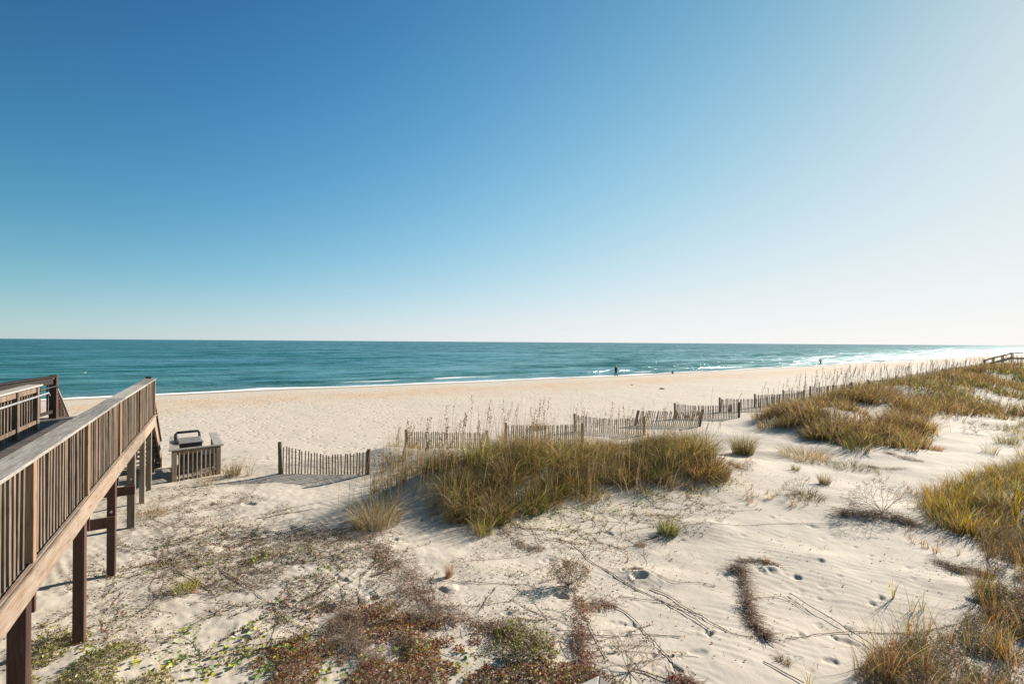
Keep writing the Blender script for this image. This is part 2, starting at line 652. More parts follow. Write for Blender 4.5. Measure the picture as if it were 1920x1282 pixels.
cd = bpy.data.cameras.new('camera')
cd.sensor_width = 36
cd.lens = FPX / 1920 * 36
cd.clip_start = .05
cd.clip_end = 60000
co = bpy.data.objects.new('camera', cd)
C.objects.link(co)
co.matrix_world = Matrix(((RIGHT[0], UP[0], 0, 0), (0, 0, -1, 0), (RIGHT[2], UP[2], 0, CAMZ), (0, 0, 0, 1)))
sc.camera = co
sc.view_settings.view_transform = 'Standard'
sc.view_settings.look = 'None'
sc.view_settings.exposure = 1.0
sc.view_settings.gamma = 1
sc.cycles.max_bounces = 6
sc.cycles.diffuse_bounces = 3
sc.cycles.transmission_bounces = 4


# ------------------------------------------------------------------ sand
def sand_material():
    m, nt, out = newmat('beach_sand')
    g = N(nt)
    tc = g.n('ShaderNodeTexCoord').outputs['Object']
    d = g.n('ShaderNodeAttribute', attribute_name='shore').outputs['Fac']
    dune = g.fr(d, 36, 44)
    n1 = g.noise(tc, .35, 5, .6)
    n2 = g.noise(tc, 3.2, 6, .65)
    n3 = g.noise(tc, 60, 3, .7)
    n4 = g.noise(tc, 14, 5, .7)
    col = g.mix(g.fr(n2, .3, .7), (.485, .418, .33), (.545, .482, .395))
    col = g.mix(g.fr(n1, .35, .7, 0, .5), col, (.52, .445, .36))
    col = g.mix(g.math('MULTIPLY', g.math('SUBTRACT', 1., dune), .8), col, (.55, .467, .37))
    # ochre shell bands along the beach
    band = g.n('ShaderNodeMapRange', interpolation_type='SMOOTHSTEP')
    wob = g.math('ADD', d, g.fr(g.noise(g.mapping(tc, (.10, .10, .10)), 1.0, 3, .6), 0, 1, -9, 9))
    b1 = g.math('MULTIPLY', g.fr(wob, 9, 14), g.fr(wob, 24, 18))
    b2 = g.fr(wob, 6, 2.5)
    fleck = g.fr(g.noise(g.mapping(tc, (.6, .6, .6)), 1.2, 6, .75), .36, .56)
    bf = g.math('MULTIPLY', g.math('MAXIMUM', b1, g.math('MULTIPLY', b2, .7)), fleck)
    col = g.mix(g.math('MULTIPLY', bf, .7), col, (.55, .36, .21))
    # small dark grains, shell bits and litter
    sp = g.fr(n4, .66, .74)
    col = g.mix(g.math('MULTIPLY', sp, .35), col, (.22, .15, .09))
    col = g.mix(g.fr(n3, .58, .78, 0, .35), col, (.33, .25, .17))
    # footprints trodden into the open beach, and dark bits of wrack
    beach = g.math('MULTIPLY', g.fr(d, 5, 10), g.fr(d, 46, 40))
    vo = g.n('ShaderNodeTexVoronoi', voronoi_dimensions='2D')
    vo.inputs['Scale'].default_value = 2.4
    g.l(g.mapping(tc, (1, .8, 1)), vo.inputs['Vector'])
    pit = g.math('MULTIPLY', g.fr(g.math('ADD', vo.outputs['Distance'], g.fr(n4, 0, 1, -.12, .12)), .27, .10), g.math('MULTIPLY', beach, g.fr(n1, .38, .6, .15, 1)))
    vs = g.n('ShaderNodeSeparateColor')
    g.l(vo.outputs['Color'], vs.inputs[0])
    pit = g.math('MULTIPLY', pit, g.fr(vs.outputs[0], .35, .75))
    wr = g.n('ShaderNodeTexVoronoi', voronoi_dimensions='2D')
    wr.inputs['Scale'].default_value = 1.5
    g.l(g.mapping(tc, (.75, 1.1, 1)), wr.inputs['Vector'])
    ws = g.n('ShaderNodeSeparateColor')
    g.l(wr.outputs['Color'], ws.inputs[0])
    wrk = g.math('MULTIPLY', g.fr(wr.outputs['Distance'], .13, .08), g.fr(ws.outputs[1], .5, .6))
    col = g.mix(g.math('MULTIPLY', g.math('MULTIPLY', wrk, beach), .55), col, (.17, .125, .085))
    wet = g.fr(g.math('ADD', d, g.fr(n1, 0, 1, -1.5, 1.5)), 4.2, 1.6)
    col = g.mix(g.math('MULTIPLY', wet, .85), col, (.27, .185, .115))
    bs = g.n('ShaderNodeBsdfPrincipled')
    g.l(col, bs.inputs['Base Color'])
    g.l(g.fr(wet, 0, 1, .9, .35), bs.inputs['Roughness'])
    bs.inputs['Specular IOR Level'].default_value = .2
    h = g.math('ADD', g.math('MULTIPLY', n2, .45), g.math('MULTIPLY', n4, .35))
    h = g.math('ADD', h, g.math('MULTIPLY', n3, .06))
    nb = g.bump(h, .38, .04)
    nb = g.bump(g.math('SUBTRACT', 1., pit), .95, .05, nb)
    g.l(nb, bs.inputs['Normal'])
    g.l(bs.outputs[0], out.inputs[0])
    return m


def polar(az, r):
    A, Rr = np.meshgrid(az, r)
    x = Rr * np.sin(A)
    y = Rr * np.cos(A)
    na, nr = len(az), len(r)
    i = np.arange((nr - 1) * (na - 1))
    q = (i // (na - 1)) * na + i % (na - 1)
    F = np.stack([q, q + 1, q + na + 1, q + na], 1)
    return x.ravel(), y.ravel(), F


az = np.concatenate([np.linspace(R(-180), R(-60), 60)[:-1], np.linspace(R(-60), R(60), 960), np.linspace(R(60), R(180), 60)[1:]])
rr = np.concatenate([[.05, 1.0, 2.0], np.geomspace(3.0, 26, 520), np.geomspace(26, 140, 260)[1:], np.geomspace(140, 30000, 110)[1:]])
gx, gy, gf = polar(az, rr)
gzv = hfull(gx, gy)
sh, _ = shore(gx, gy)
sand = mk('sand', np.stack([gx, gy, gzv], 1), gf[:, ::-1], sand_material(), smooth=True, attrs={'shore': sh})
tag(sand, 'pale rippled beach and dune sand', 'sand', kind='structure')


# ------------------------------------------------------------------ sea
def sea_material():
    m, nt, out = newmat('sea_water')
    g = N(nt)
    geo = g.n('ShaderNodeNewGeometry').outputs['Position']
    off = g.n('ShaderNodeAttribute', attribute_name='offshore').outputs['Fac']
    foam = g.n('ShaderNodeAttribute', attribute_name='foam').outputs['Fac']
    rot = g.n('ShaderNodeVectorRotate', rotation_type='Z_AXIS')
    rot.inputs['Angle'].default_value = R(-33)
    g.l(geo, rot.inputs['Vector'])
    p = rot.outputs[0]
    n1 = g.noise(g.mapping(p, (.10, .32, 1)), 1, 5, .62, .3)
    n2 = g.noise(g.mapping(p, (.5, 1.3, 1)), 1, 5, .65, .4)
    n3 = g.noise(g.mapping(p, (.018, .05, 1)), 1, 4, .6)
    n4 = g.noise(g.mapping(p, (.0035, .010, 1)), 1, 4, .6)
    deep = g.ramp(g.fr(off, 0, 300), [(0, (.20, .29, .235)), (.04, (.09, .265, .225)), (.2, (.034, .20, .19)), (1, (.013, .122, .14))])
    col = g.mix(g.fr(n3, .38, .62, 0, .65), deep, (.010, .085, .085))
    col = g.mix(g.fr(n4, .40, .65, 0, .35), col, (.010, .075, .11))
    chop = g.noise(g.mapping(p, (.075, .17, 1)), 1, 7, .74, .8)
    chop2 = g.noise(g.mapping(p, (.014, .036, 1)), 1, 7, .74, .8)
    chop = g.math('ADD', g.math('MULTIPLY', chop, .55), g.math('MULTIPLY', chop2, .45))
    col = g.mix(g.fr(chop, .48, .58, 0, .75), col, (.007, .070, .074))
    col = g.mix(g.fr(chop, .47, .38, 0, .55), col, (.06, .21, .21))
    h = g.math('ADD', g.math('MULTIPLY', n1, 1.0), g.math('MULTIPLY', n2, .35))
    h = g.math('ADD', h, g.math('MULTIPLY', n3, 3.0))
    nb = g.bump(h, .9, 1.0)
    df = g.n('ShaderNodeBsdfDiffuse')
    g.l(col, df.inputs[0])
    g.l(nb, df.inputs['Normal'])
    gl = g.n('ShaderNodeBsdfGlossy')
    gl.inputs['Roughness'].default_value = .19
    gl.inputs[0].default_value = (.85, .97, .96, 1)
    g.l(nb, gl.inputs['Normal'])
    fr = g.n('ShaderNodeFresnel')
    fr.inputs['IOR'].default_value = 1.33
    g.l(nb, fr.inputs['Normal'])
    mx = g.n('ShaderNodeMixShader')
    g.l(g.math('MULTIPLY', g.fr(fr.outputs[0], 0, 1, .0, .30), g.fr(chop, .42, .58, 2.2, .15)), mx.inputs[0])
    g.l(df.outputs[0], mx.inputs[1])
    g.l(gl.outputs[0], mx.inputs[2])
    # foam: swash lace, breaker crests, far whitecaps
    fn = g.noise(g.mapping(p, (.55, 1.6, 1)), 1.6, 7, .72, .5)
    fm = g.fr(g.math('ADD', foam, g.fr(fn, 0, 1, -.75, .55)), .18, .42)
    cap = g.math('MULTIPLY', g.fr(g.noise(g.mapping(p, (.05, .33, 1)), 1, 6, .72), .705, .75), g.fr(g.noise(g.mapping(p, (.008, .016, 1)), 1, 2, .5), .45, .6))
    fm = g.math('MAXIMUM', fm, g.math('MULTIPLY', cap, .75))
    fd = g.n('ShaderNodeBsdfDiffuse')
    fd.inputs[0].default_value = (.80, .81, .79, 1)
    m2 = g.n('ShaderNodeMixShader')
    g.l(fm, m2.inputs[0])
    g.l(mx.outputs[0], m2.inputs[1])
    g.l(fd.outputs[0], m2.inputs[2])
    g.l(m2.outputs[0], out.inputs[0])
    return m


az = np.concatenate([np.linspace(R(-110), R(-55), 60)[:-1], np.linspace(R(-55), R(55), 800), np.linspace(R(55), R(110), 80)[1:]])
rr = np.concatenate([np.geomspace(30, 260, 460), np.geomspace(260, 2500, 160)[1:], np.geomspace(2500, 40000, 60)[1:]])
sx, sy, sf = polar(az, rr)
sdist, sa = shore(sx, sy)
e = -(sdist + 1.2 * fbm(sa / 14, sa * 0 + 3, 2, 4))
near = np.exp(-((e - 9) / 9) ** 2)
ph = e + 2.2 * fbm(sa / 22, e / 30, 3, 40) * 2
amp = (.10 + .20 * near) * sstep(2600, 250, e)
wv = lambda q: (np.maximum(0, np.cos(q)) ** 3)
z = amp * (wv(2 * math.pi * ph / 8.5) - .25) * (.4 + .9 * sstep(-.25, .4, fbm(sa / 16, ph / 9, 2, 50)))
z += .10 * fbm(sx / 5, sy / 5, 3, 55) * sstep(3000, 200, e)
z = z * sstep(-1, 6, e) + np.where(e < 6, .03, 0)
foam = .8 * sstep(1.9, .1, e + 1.6 * fbm(sa / 5, e / 3, 3, 60)) * 1.0
line1 = np.exp(-((e - 6.5 - 2.5 * fbm(sa / 30, 0 * sa, 2, 61)) / (.6 + .25 * fbm(sa / 6, 0 * sa, 2, 66))) ** 2) * sstep(.08, .4, fbm(sa / 12, 0 * sa + 5, 2, 62))
line2 = np.exp(-((e - 13 - 3.5 * fbm(sa / 25, 0 * sa, 2, 63)) / .9) ** 2) * sstep(.2, .45, fbm(sa / 9, 0 * sa + 8, 2, 64)) * .8
foam = np.maximum(foam, np.maximum(line1 * .8, line2 * .85) * sstep(260, 90, np.hypot(sx, sy)))
sea = mk('sea', np.stack([sx, sy, z], 1), sf[:, ::-1], sea_material(), smooth=True, attrs={'offshore': e, 'foam': foam})
tag(sea, 'choppy teal sea with small breaking waves', 'sea', kind='structure')

hl = []
for k in range(60):
    f = k / 59
    a = R(44.4) + f * R(12)
    rad = 7800 - 2200 * f
    hh = (4 + 26 * f + 5 * float(fbm(np.array([f * 14]), np.array([2.]), 3, 70)[0])) * min(1, f * 6)
    for (dr, q) in ((0, 0), (60, .75), (200, 1), (420, .8), (600, 0)):
        hl.append(((rad + dr) * math.sin(a), (rad + dr) * math.cos(a), -2 + (hh + 2) * q))
hf = [[k * 5 + j, k * 5 + j + 1, k * 5 + j + 6, k * 5 + j + 5] for k in range(59) for j in range(4)]
tag(mk('headland', hl, hf, M['land'], smooth=True), 'faint low headland on the right horizon', 'headland', kind='structure')


# ------------------------------------------------------------------ boardwalk
AZB = R(-31.25)
Dv = Vector((math.sin(AZB), math.cos(AZB), 0))
Rv = Vector((math.cos(AZB), -math.sin(AZB), 0))
BZ0 = 1.15
bw = thing('boardwalk', 'raised weathered wooden boardwalk with slatted railing and brown support posts', 'boardwalk', (-10.75, 14.55, BZ0), math.atan2(Dv.y, Dv.x))


def zd(x):      # deck height (local); the walk ramps up to x = -5.7 and runs level from there
    return 3.33 - BZ0 + (.008 * (x + 5.7) if x < -5.7 else 0)


def bworld(x, y):
    p = Vector((-10.75, 14.55, 0)) + Dv * x - Rv * y
    return p.x, p.y


deck = MB()
x = -13.8
while x < .75:
    deck.box(x, x + .137, .02, 3.2 if x > -5 else 2.5, zd(x) - .038 + random.uniform(-.003, .003), zd(x) + random.uniform(-.002, .003))
    x += .145
deck.build('deck', M['deck'], bw, bevel=.003)
for y0 in (.55, 1.1, 1.65):
    MB().box(-13.6, -5.72, y0, y0 + .05, -.28, -.045, zd).box(-5.7, .45, y0, y0 + .05, -.28, -.045, zd).build('joist', M['post'], bw)
segs = [(-13.8, -9.46), (-9.45, -5.71), (-5.70, -2.6), (-2.59, .06)]
for i, (a, b) in enumerate(segs):
    MB().box(a, b, -.045, .0, -.31, .015, zd).build('fascia_board', M['fascia'], bw, bevel=.006)
    MB().box(a, b, -.07, -.047, -.02, .012, zd).build('ledge_strip', M['fascia'], bw, bevel=.004)
    MB().box(a, b, 2.5, 2.545, -.30, -.045, zd).build('fascia_board', M['fascia'], bw)
for (a, b) in [(-13.8, -8.3), (-8.29, -5.70), (-5.69, -2.4), (-2.39, .03)]:
    MB().box(a, b, -.05, .23, 1.062, 1.10, zd).build('cap_rail', M['cap'], bw, bevel=.006)
    MB().box(a, b, .058, .098, .97, 1.058, zd).build('top_rail', M['rail'], bw)
rposts = [-13.4, -11.19, -8.76, -6.05, -3.22, -.09]
for xp in rposts:
    MB().box(-.048, .048, -.035, .055, -.04, 1.0, None).build('rail_post', M['rpost'], bw, (xp, 0, zd(xp) + .058), bevel=.005)
bal = None
nb = 0
for k in range(120):
    xp = -.2 - .119 * k
    if xp < -12.35:
        break
    if min(abs(xp - q) for q in rposts) < .085:
        continue
    if bal is None:
        bal = MB().box(-.019, .019, .006, .05, .017, 1.058).build('baluster', M['rail'], bw, bevel=.003)
        o = bal
    else:
        o = copyobj(bal, bw)
    o.location = (xp + random.uniform(-.009, .009), random.uniform(-.006, .006), zd(xp))
    o.rotation_euler = (random.uniform(-.006, .006), random.uniform(-.008, .008), random.uniform(-.05, .03))
    o.scale = (random.uniform(.9, 1.2), 1, 1)
    nb += 1
# supports, near row and far row
for i, (t, wd) in enumerate([(11.2, .15), (8.71, .135), (6.25, .13), (3.73, .15), (1.98, .12), (.53, .12), (13.6, .15)]):
    for row, y0 in ((0, .004), (1, 2.12)):
        if row == 1 and i in (4, 5):
            continue
        wx, wy = bworld(-t, y0 + wd / 2)
        zb = gz(wx, wy) - .35 - BZ0
        m = M['post'] if i < 3 or i == 6 else M['oldpost']
        p = MB().box(-wd / 2, wd / 2, 0, wd, zb, zd(-t) - .045 if row == 0 else zd(-t) - .3).build('support_post', m, bw, (-t, y0, 0), bevel=.008)
        if row == 0:
            bl = MB()
            for zz in ((zd(-t) - .45, 1.2) if i in (2, 3) else (zd(-t) - .45,)):
                bl.tube([(wd * -.5 - .012, wd * .5, zz), (wd * -.5 + .01, wd * .5, zz)], .022, 8)
            bl.build('bolt', M['bolt'], p, bevel=0)
    if i in (0, 1, 2, 3, 5):
        zz = zd(-t) - .42
        MB().box(-t + wd / 2 + .002, -t + wd / 2 + .052, -.02, 2.3, zz - .12, zz + .11).build('cross_beam', M['post'], bw)
for (t, z0, z1) in [(6.25, 1.02, 1.0), (3.73, .95, .95)]:
    MB().beam((-t - .1, -.0, z0), (-t - .1, 2.2, z1), .05, .2).build('cross_brace', M['post'], bw)
MB().beam((-11.32, .0, .62), (-11.32, 2.2, .25), .05, .2).build('cross_brace', M['post'], bw)

# left railing of the walk
lp = [-1.62, -3.03, -4.5, -6.0]
for i, xp in enumerate(lp):
    MB().box(-.07, .07, -.07, .07, -.2, 1.09).build('rail_post', M['rail'], bw, (xp, 2.24, zd(xp)), bevel=.006)
    if i < 3:
        a, b = lp[i + 1] + .072, xp - .072
        MB().box(a, b, 2.20, 2.24, .16, .25, zd).build('bottom_rail', M['rail'], bw)
        MB().box(a, b, 2.20, 2.24, .94, 1.08, zd).build('top_rail', M['rail'], bw)
        n = 7
        for k in range(n):
            xb = a + (b - a) * (k + .5) / n
            o = copyobj(bal, bw, (xb, 2.244, zd(xb)), (0, 0, random.uniform(-.05, .05)), (1, 1, .985))
MB().box(-6.2, -1.5, 2.12, 2.41, 1.092, 1.13, zd).build('cap_rail', M['cap'], bw, bevel=.006)
MB().tube([(-6.2, 2.09, zd(-6.2) + .86), (-5.7, 2.09, zd(-5.7) + .86), (-1.2, 2.09, zd(-1.2) + .88), (-1.1, 2.09, zd(0) + .8)], .024, 8).build('handrail_pipe', M['metal'], bw, bevel=0, smooth=True)
# outer railing of the side platform, running to the end post
ep = (.60, 2.38)
MB().box(-.085, .085, -.085, .085, -.25, 1.24).build('end_post', M['post'], bw, (ep[0], ep[1], zd(0)), bevel=.008)
bp = (-4.6, 3.07)
zt = zd(0)
MB().beam((ep[0] - .09, ep[1] + .01, zt + 1.08), (bp[0], bp[1], zt + 1.08), .045, .19).build('top_rail', M['darkwood'], bw)
MB().beam((ep[0] - .09, ep[1] + .01, zt + 1.20), (bp[0], bp[1], zt + 1.20), .16, .038).build('cap_rail', M['darkwood'], bw)
MB().beam((ep[0] - .09, ep[1] + .01, zt + .20), (bp[0], bp[1], zt + .20), .04, .09).build('bottom_rail', M['darkwood'], bw)
for f in np.arange(.07, 1, .085):
    xx, yy = ep[0] + (bp[0] - ep[0]) * f, ep[1] + (bp[1] - ep[1]) * f
    MB().box(-.018, .018, -.018, .018, .25, 1.02).build('baluster', M['dmetal'], bw, (xx, yy, zt), bevel=0)
MB().tube([(-.9, 2.32, zt + .93), (.45, 2.28, zt + .93), (.6, 2.28, zt + .88)], .022, 8).build('handrail_pipe', M['dmetal'], bw, bevel=0, smooth=True)
# stairs down to the beach
tan = math.tan(R(37))
L = 3.15
stz = zd(0)
for y0 in (.06, 1.2, 2.32):
    MB().beam((.5, y0, stz - .14), (.5 + L, y0, stz - .14 - L * tan), .05, .28).build('stair_stringer', M['fascia'], bw)
for k in range(12):
    MB().box(.50 + k * L / 12, .50 + k * L / 12 + .27, .09, 2.29, -.04, 0).build('stair_tread', M['deck'], bw, (0, 0, stz - (k + 1) * L * tan / 12), bevel=.004)
for y0, x0 in ((.15, .06), (2.42, .5)):
    p = MB().beam((x0, y0, stz + 1.05), (x0 + L + .2, y0, stz + 1.05 - (L + .2) * tan), .05, .14).build('stair_rail', M['post'], bw)
    MB().beam((x0, y0 + .0, stz + 1.15), (x0 + L + .2, y0, stz + 1.15 - (L + .2) * tan), .14, .035).build('cap_rail', M['cap'] if y0 > 1 else M['post'], bw)
    MB().beam((x0 + .05, y0, stz + .28), (x0 + L + .2, y0, stz + .28 - (L + .15) * tan), .04, .09).build('bottom_rail', M['fascia'], bw)
    for f in (.36, .72, 1.0):
        xx = x0 + (L + .1) * f
        MB().box(-.06, .06, -.06, .06, -1.0, 1.02).build('rail_post', M['rail'], bw, (xx, y0 + .1, stz - (L + .1) * f * tan), bevel=.006)
    for k in range(20 if y0 > 1 else 0):
        xx = x0 + .1 + k * .15
        MB().box(-.017, .017, -.017, .017, .2, 1.0).build('baluster', M['rail'], bw, (xx, y0 - .045, stz - (xx - x0) * tan), bevel=0)

# ------------------------------------------------------------------ bin pen beside the walk
AZP = R(-35)
pD = Vector((math.sin(AZP), math.cos(AZP), 0))
pL = Vector((-10.45, 15.0, 0))
pR = Vector((-9.55, 15.77, 0))
pe = thing('railing_pen', 'low wooden railing pen with grey cap boards around the bin by the boardwalk', 'railing', (pL.x, pL.y, 1.0))
Z = lambda v, z: (v.x - pL.x, v.y - pL.y, z - 1.0)
capz = 2.18
lenl, lenr = 2.6, 2.5
for (v, nm) in ((pL, 0), (pR, 0), (pL + pD * lenl, 1), (pR + pD * lenr, 1)):
    fr = (pR - pL).normalized()
    p = MB().beam((0, 0, gz(v.x, v.y) - 1.3), (0, 0, capz - 1.0 - .04), .13, .13, up=fr).build('post', M['fpost'], pe, (v.x - pL.x, v.y - pL.y, 0), bevel=.006)
fr = (pR - pL).normalized()
MB().beam(Z(pL - fr * .14, capz), Z(pR + fr * .14, capz), .16, .036).build('cap_rail', M['cap'], pe)
MB().beam(Z(pL + pD * .085, capz + .001), Z(pL + pD * lenl, capz + .001), .26, .036).build('cap_rail', M['cap'], pe)
MB().beam(Z(pR + pD * .085, capz + .001), Z(pR + pD * lenr, capz + .001), .26, .036).build('cap_rail', M['cap'], pe)
for a, b in ((pL + fr * .066, pR - fr * .066), (pL + pD * .09, pL + pD * (lenl - .1)), (pR + pD * .09, pR + pD * (lenr - .1))):
    MB().beam(Z(a, capz - .10), Z(b, capz - .10), .04, .13).build('top_rail', M['fascia'], pe)
    MB().beam(Z(a, 1.22), Z(b, 1.30), .04, .09).build('bottom_rail', M['fascia'], pe)
    n = 9 if a == pL + fr * .066 else 12
    nrm = Vector(((b - a).y, -(b - a).x, 0)).normalized() * .04
    for k in range(n):
        q = a + (b - a) * ((k + .5) / n) + nrm
        MB().box(-.018, .018, -.018, .018, 1.2, capz - .03).build('baluster', M['oldpost'], pe, (q.x - pL.x, q.y - pL.y, -1.0), bevel=0)
fl = MB()
for k in range(16):
    a = pL + pD * (.1 + k * .155)
    b = pR + pD * (.1 + k * .155)
    fl.beam(Z(a + fr * .1, 1.17 + .004 * (k % 2)), Z(b - fr * .1, 1.2), .14, .036)
fl.build('floor_board', M['deck'], pe)

bq = pL + pD * 1.05 + fr * .42
tb = thing('wheeled_bin', 'black wheeled rubbish bin with bleached lid and tall handle inside the railing pen', 'bin', (bq.x, bq.y, 1.22), math.atan2(fr.y, fr.x))
bm_ = MB()
prof = [(.0, .26, .24), (.5, .29, .27), (.98, .33, .31)]
v = []
for (zz, hx, hy) in prof:
    v += [(-hx, -hy, zz), (hx, -hy, zz), (hx, hy, zz), (-hx, hy, zz)]
f = [(0, 3, 2, 1), (8, 9, 10, 11)]
for i in range(2):
    for k in range(4):
        f.append((i * 4 + k, i * 4 + (k + 1) % 4, (i + 1) * 4 + (k + 1) % 4, (i + 1) * 4 + k))
bm_.add(v, f)
bm_.build('bin_body', M['black'], tb, bevel=.02)
MB().box(-.36, .36, -.36, .34, .985, 1.0).build('rim', M['black'], tb, bevel=.004)
lid = MB()
lid.add([(-.36, -.37, 1.003), (.36, -.37, 1.003), (.36, .35, 1.003), (-.36, .35, 1.003), (-.33, -.33, 1.05), (.33, -.33, 1.05), (.33, .33, 1.09), (-.33, .33, 1.09)],
        [(0, 3, 2, 1), (4, 5, 6, 7), (0, 1, 5, 4), (1, 2, 6, 5), (2, 3, 7, 6), (3, 0, 4, 7)])
lid.build('lid', M['greyplastic'], tb, bevel=.015)
MB().tube([(-.34, .42, .85), (-.34, .45, 1.2), (-.29, .45, 1.25), (.29, .45, 1.25), (.34, .45, 1.2), (.34, .42, .85)], .045, 8).build('handle', M['black'], tb, bevel=0, smooth=True)
for sx_ in (-.27, .27):
    MB().tube([(sx_ - .03, .3, .1), (sx_ + .03, .3, .1)], .11, 14).build('wheel', M['black'], tb, bevel=.01)
bq2 = pR + pD * 1.5 - fr * .32
kb = thing('storage_box', 'low dark slatted box beside the wheeled bin in the railing pen', 'box', (bq2.x, bq2.y, 1.225), math.atan2(fr.y, fr.x))
MB().box(-.3, .3, -.25, .25, .0, .42).build('box_body', M['black'], kb, bevel=.015)
MB().box(-.32, .32, -.27, .27, .423, .46).build('lid', M['black'], kb, bevel=.01)


# ------------------------------------------------------------------ sand fences
def fence(p0, p1, h, n, label, group, sag=.0, h1=None, lean=0., post=(1, 1), posth=(.05, .05), seed=0):
    r = np.random.default_rng(seed + 100)
    p0 = np.array(p0[:2], float)
    p1 = np.array(p1[:2], float)
    root = thing('sand_fence', label, 'fence', (p0[0], p0[1], gz(*p0)), 0, group)
    oz = gz(*p0)
    h1 = h1 or h
    dv = p1 - p0
    ang = math.atan2(dv[1], dv[0])
    mb = MB()
    tops = []
    for k in range(n):
        f = (k + .8) / (n + .6)
        q = p0 + dv * f
        q = q + np.array([-math.sin(ang), math.cos(ang)]) * (.05 * math.sin(f * 3.1) + r.normal(0, .008))
        zb = gz(q[0], q[1]) - .03
        hh = (h + (h1 - h) * f) - sag * math.sin(math.pi * f) ** 1.3 + r.normal(0, .012)
        if r.random() < .05:
            hh += r.uniform(-.09, .05)
        ln = lean + r.normal(0, .025)
        c, s = math.cos(ang), math.sin(ang)
        b0 = (q[0] - p0[0], q[1] - p0[1], zb - oz)
        t0 = (b0[0] + c * ln * hh, b0[1] + s * ln * hh, b0[2] + hh)
        wd = .042 * r.uniform(.85, 1.15)
        mb.beam(b0, t0, wd, .011, up=(-s, c, 0))
        tops.append((b0, t0))
    mb.build('slat_panel', M['slat'], root, bevel=0)
    wr = MB()
    nrm = np.array([-math.sin(ang), math.cos(ang), 0]) * .010
    for fz in (.12, .37, .63, .88):
        pts = [np.array(b) + (np.array(t) - np.array(b)) * fz - nrm for b, t in tops]
        wr.tube(pts, .003, 4)
    wr.build('wire', M['dmetal'], root, bevel=0)
    for i, q in enumerate((p0, p1)):
        if post[i]:
            hh = (h, h1)[i] + posth[i]
            zb = gz(q[0], q[1]) - oz
            tl = r.normal(0, .03) + (lean if abs(lean) > .1 else 0)
            rad = .062
            pm = MB().tube([(q[0] - p0[0], q[1] - p0[1], zb - .3), (q[0] - p0[0] + tl * hh * .5, q[1] - p0[1], zb + hh * .5), (q[0] - p0[0] + tl * hh, q[1] - p0[1], zb + hh)], [rad * 1.05, rad, rad * .97], 9)
            pm.build('post', M['fpost'], root, bevel=0)
    return root


GRP = 'staggered sand fence panels along the dune'
A0, A1 = g1(526, 888), g1(690, 890)
fence(A0, A1, .92, 28, 'short leftmost sand fence panel with sagging top standing on bare sand', GRP, .17, .76, posth=(.10, .06), seed=1)
fence((-4.35, 20.0), (-.95, 19.8), .74, 38, 'sand fence panel half buried behind the sandy crest left of the grass bank', GRP, .02, seed=2)
fence((-.25, 21.2), (3.1, 21.0), .88, 37, 'sand fence panel rising directly behind the tall left part of the grass bank', GRP, .03, seed=3)
fence((3.2, 24.3), (6.3, 22.9), .85, 32, 'sand fence panel behind the dip in the middle of the grass bank', GRP, .12, seed=4)
fence((6.7, 26.3), (9.85, 25.4), .84, 34, 'sand fence panel with slats leaning right above the grass bank', GRP, .04, lean=.2, posth=(.0, .05), seed=5)
fence((9.7, 28.7), (13.5, 28.7), .88, 40, 'sand fence panel just behind the right end of the grass bank', GRP, .05, seed=6)
fence((13.6, 31.6), (17.8, 32.2), .90, 42, 'sand fence panel on open sand between the two grass banks', GRP, .04, seed=7)
fence((17.2, 34.2), (21.8, 36.0), .92, 46, 'sand fence panel over the left tip of the right grass bank', GRP, .06, seed=8)
S0 = np.array([20.9, 37.2])
for k in range(20):
    s = S0 + k * np.array([4.15, 3.42])
    if k == 0:
        lab = 'sand fence panel second beyond the gap, above the left tip of the right bank'
    elif k == 1:
        lab = 'sand fence panel with its post nearest the distant walker, behind the right bank'
    else:
        lab = 'small distant sand fence panel half hidden behind the right grass bank'
    fence(s, s + np.array([4.0, .9]), .95 if k < 2 else .78, 26 if k < 8 else 18, lab, GRP if k < 2 else 'distant sand fence panels behind the right bank', .05, seed=20 + k)


# ------------------------------------------------------------------ grass
def tussock(cx, cy, n, rad, h, pal, wts, width=.008, out=.75, segs=3, zfun=None):
    """blades of one tuft: arrays for blades()"""
    a = rng.uniform(0, 2 * math.pi, n)
    rr_ = rad * np.sqrt(rng.uniform(0, 1, n))
    x = cx + rr_ * np.cos(a)
    y = cy + rr_ * np.sin(a)
    hh = h * rng.uniform(.45, 1.1, n)
    az_ = math.pi / 2 - a + rng.normal(0, .7, n)
    ln = np.clip(out * (rr_ / rad) * rng.uniform(.4, 1.4, n) + rng.uniform(.05, .25, n), 0, 1.6)
    return x, y, hh, az_, ln, np.full(n, width) * rng.uniform(.6, 1.5, n), mixcols(n, list(pal) + [(.48, .37, .20), (.06, .045, .028)], list(np.array(wts, float) / np.sum(wts)) + [.07, .08], .38) * rng.uniform(.72, 1.28)


def grow(name, lst, mat='grass', segs=3, origin=None, droop=.3):
    X = [np.concatenate([t[i] for t in lst]) for i in range(7)]
    zz = hbase(X[0], X[1]) - .02
    pos = np.stack([X[0], X[1], zz], 1)
    if origin is not None:
        pos = pos - np.array(origin)
    V, F, K = blades(pos, X[2], X[3], X[4], X[5], X[6], segs, droop)
    return V, F, K


def tuft_thing(name, label, cat, u, v, wpx, hpx, n, pal, wts, out=.8, width=.007, group=None, core=.35):
    p = g1(u, v)
    s = p[1] / FPX
    rad = wpx * s / 2
    t = tussock(p[0], p[1], n, rad * core + .01, hpx * s * 1.05, pal, wts, max(width, p[1] * .0005), out * (rad / max(.05, hpx * s)), 3)
    V, F, K = grow(name, [t], origin=p)
    o = mk(name, V, F, M['grass'], cols=K)
    o.location = p
    return tag(o, label, cat, group)


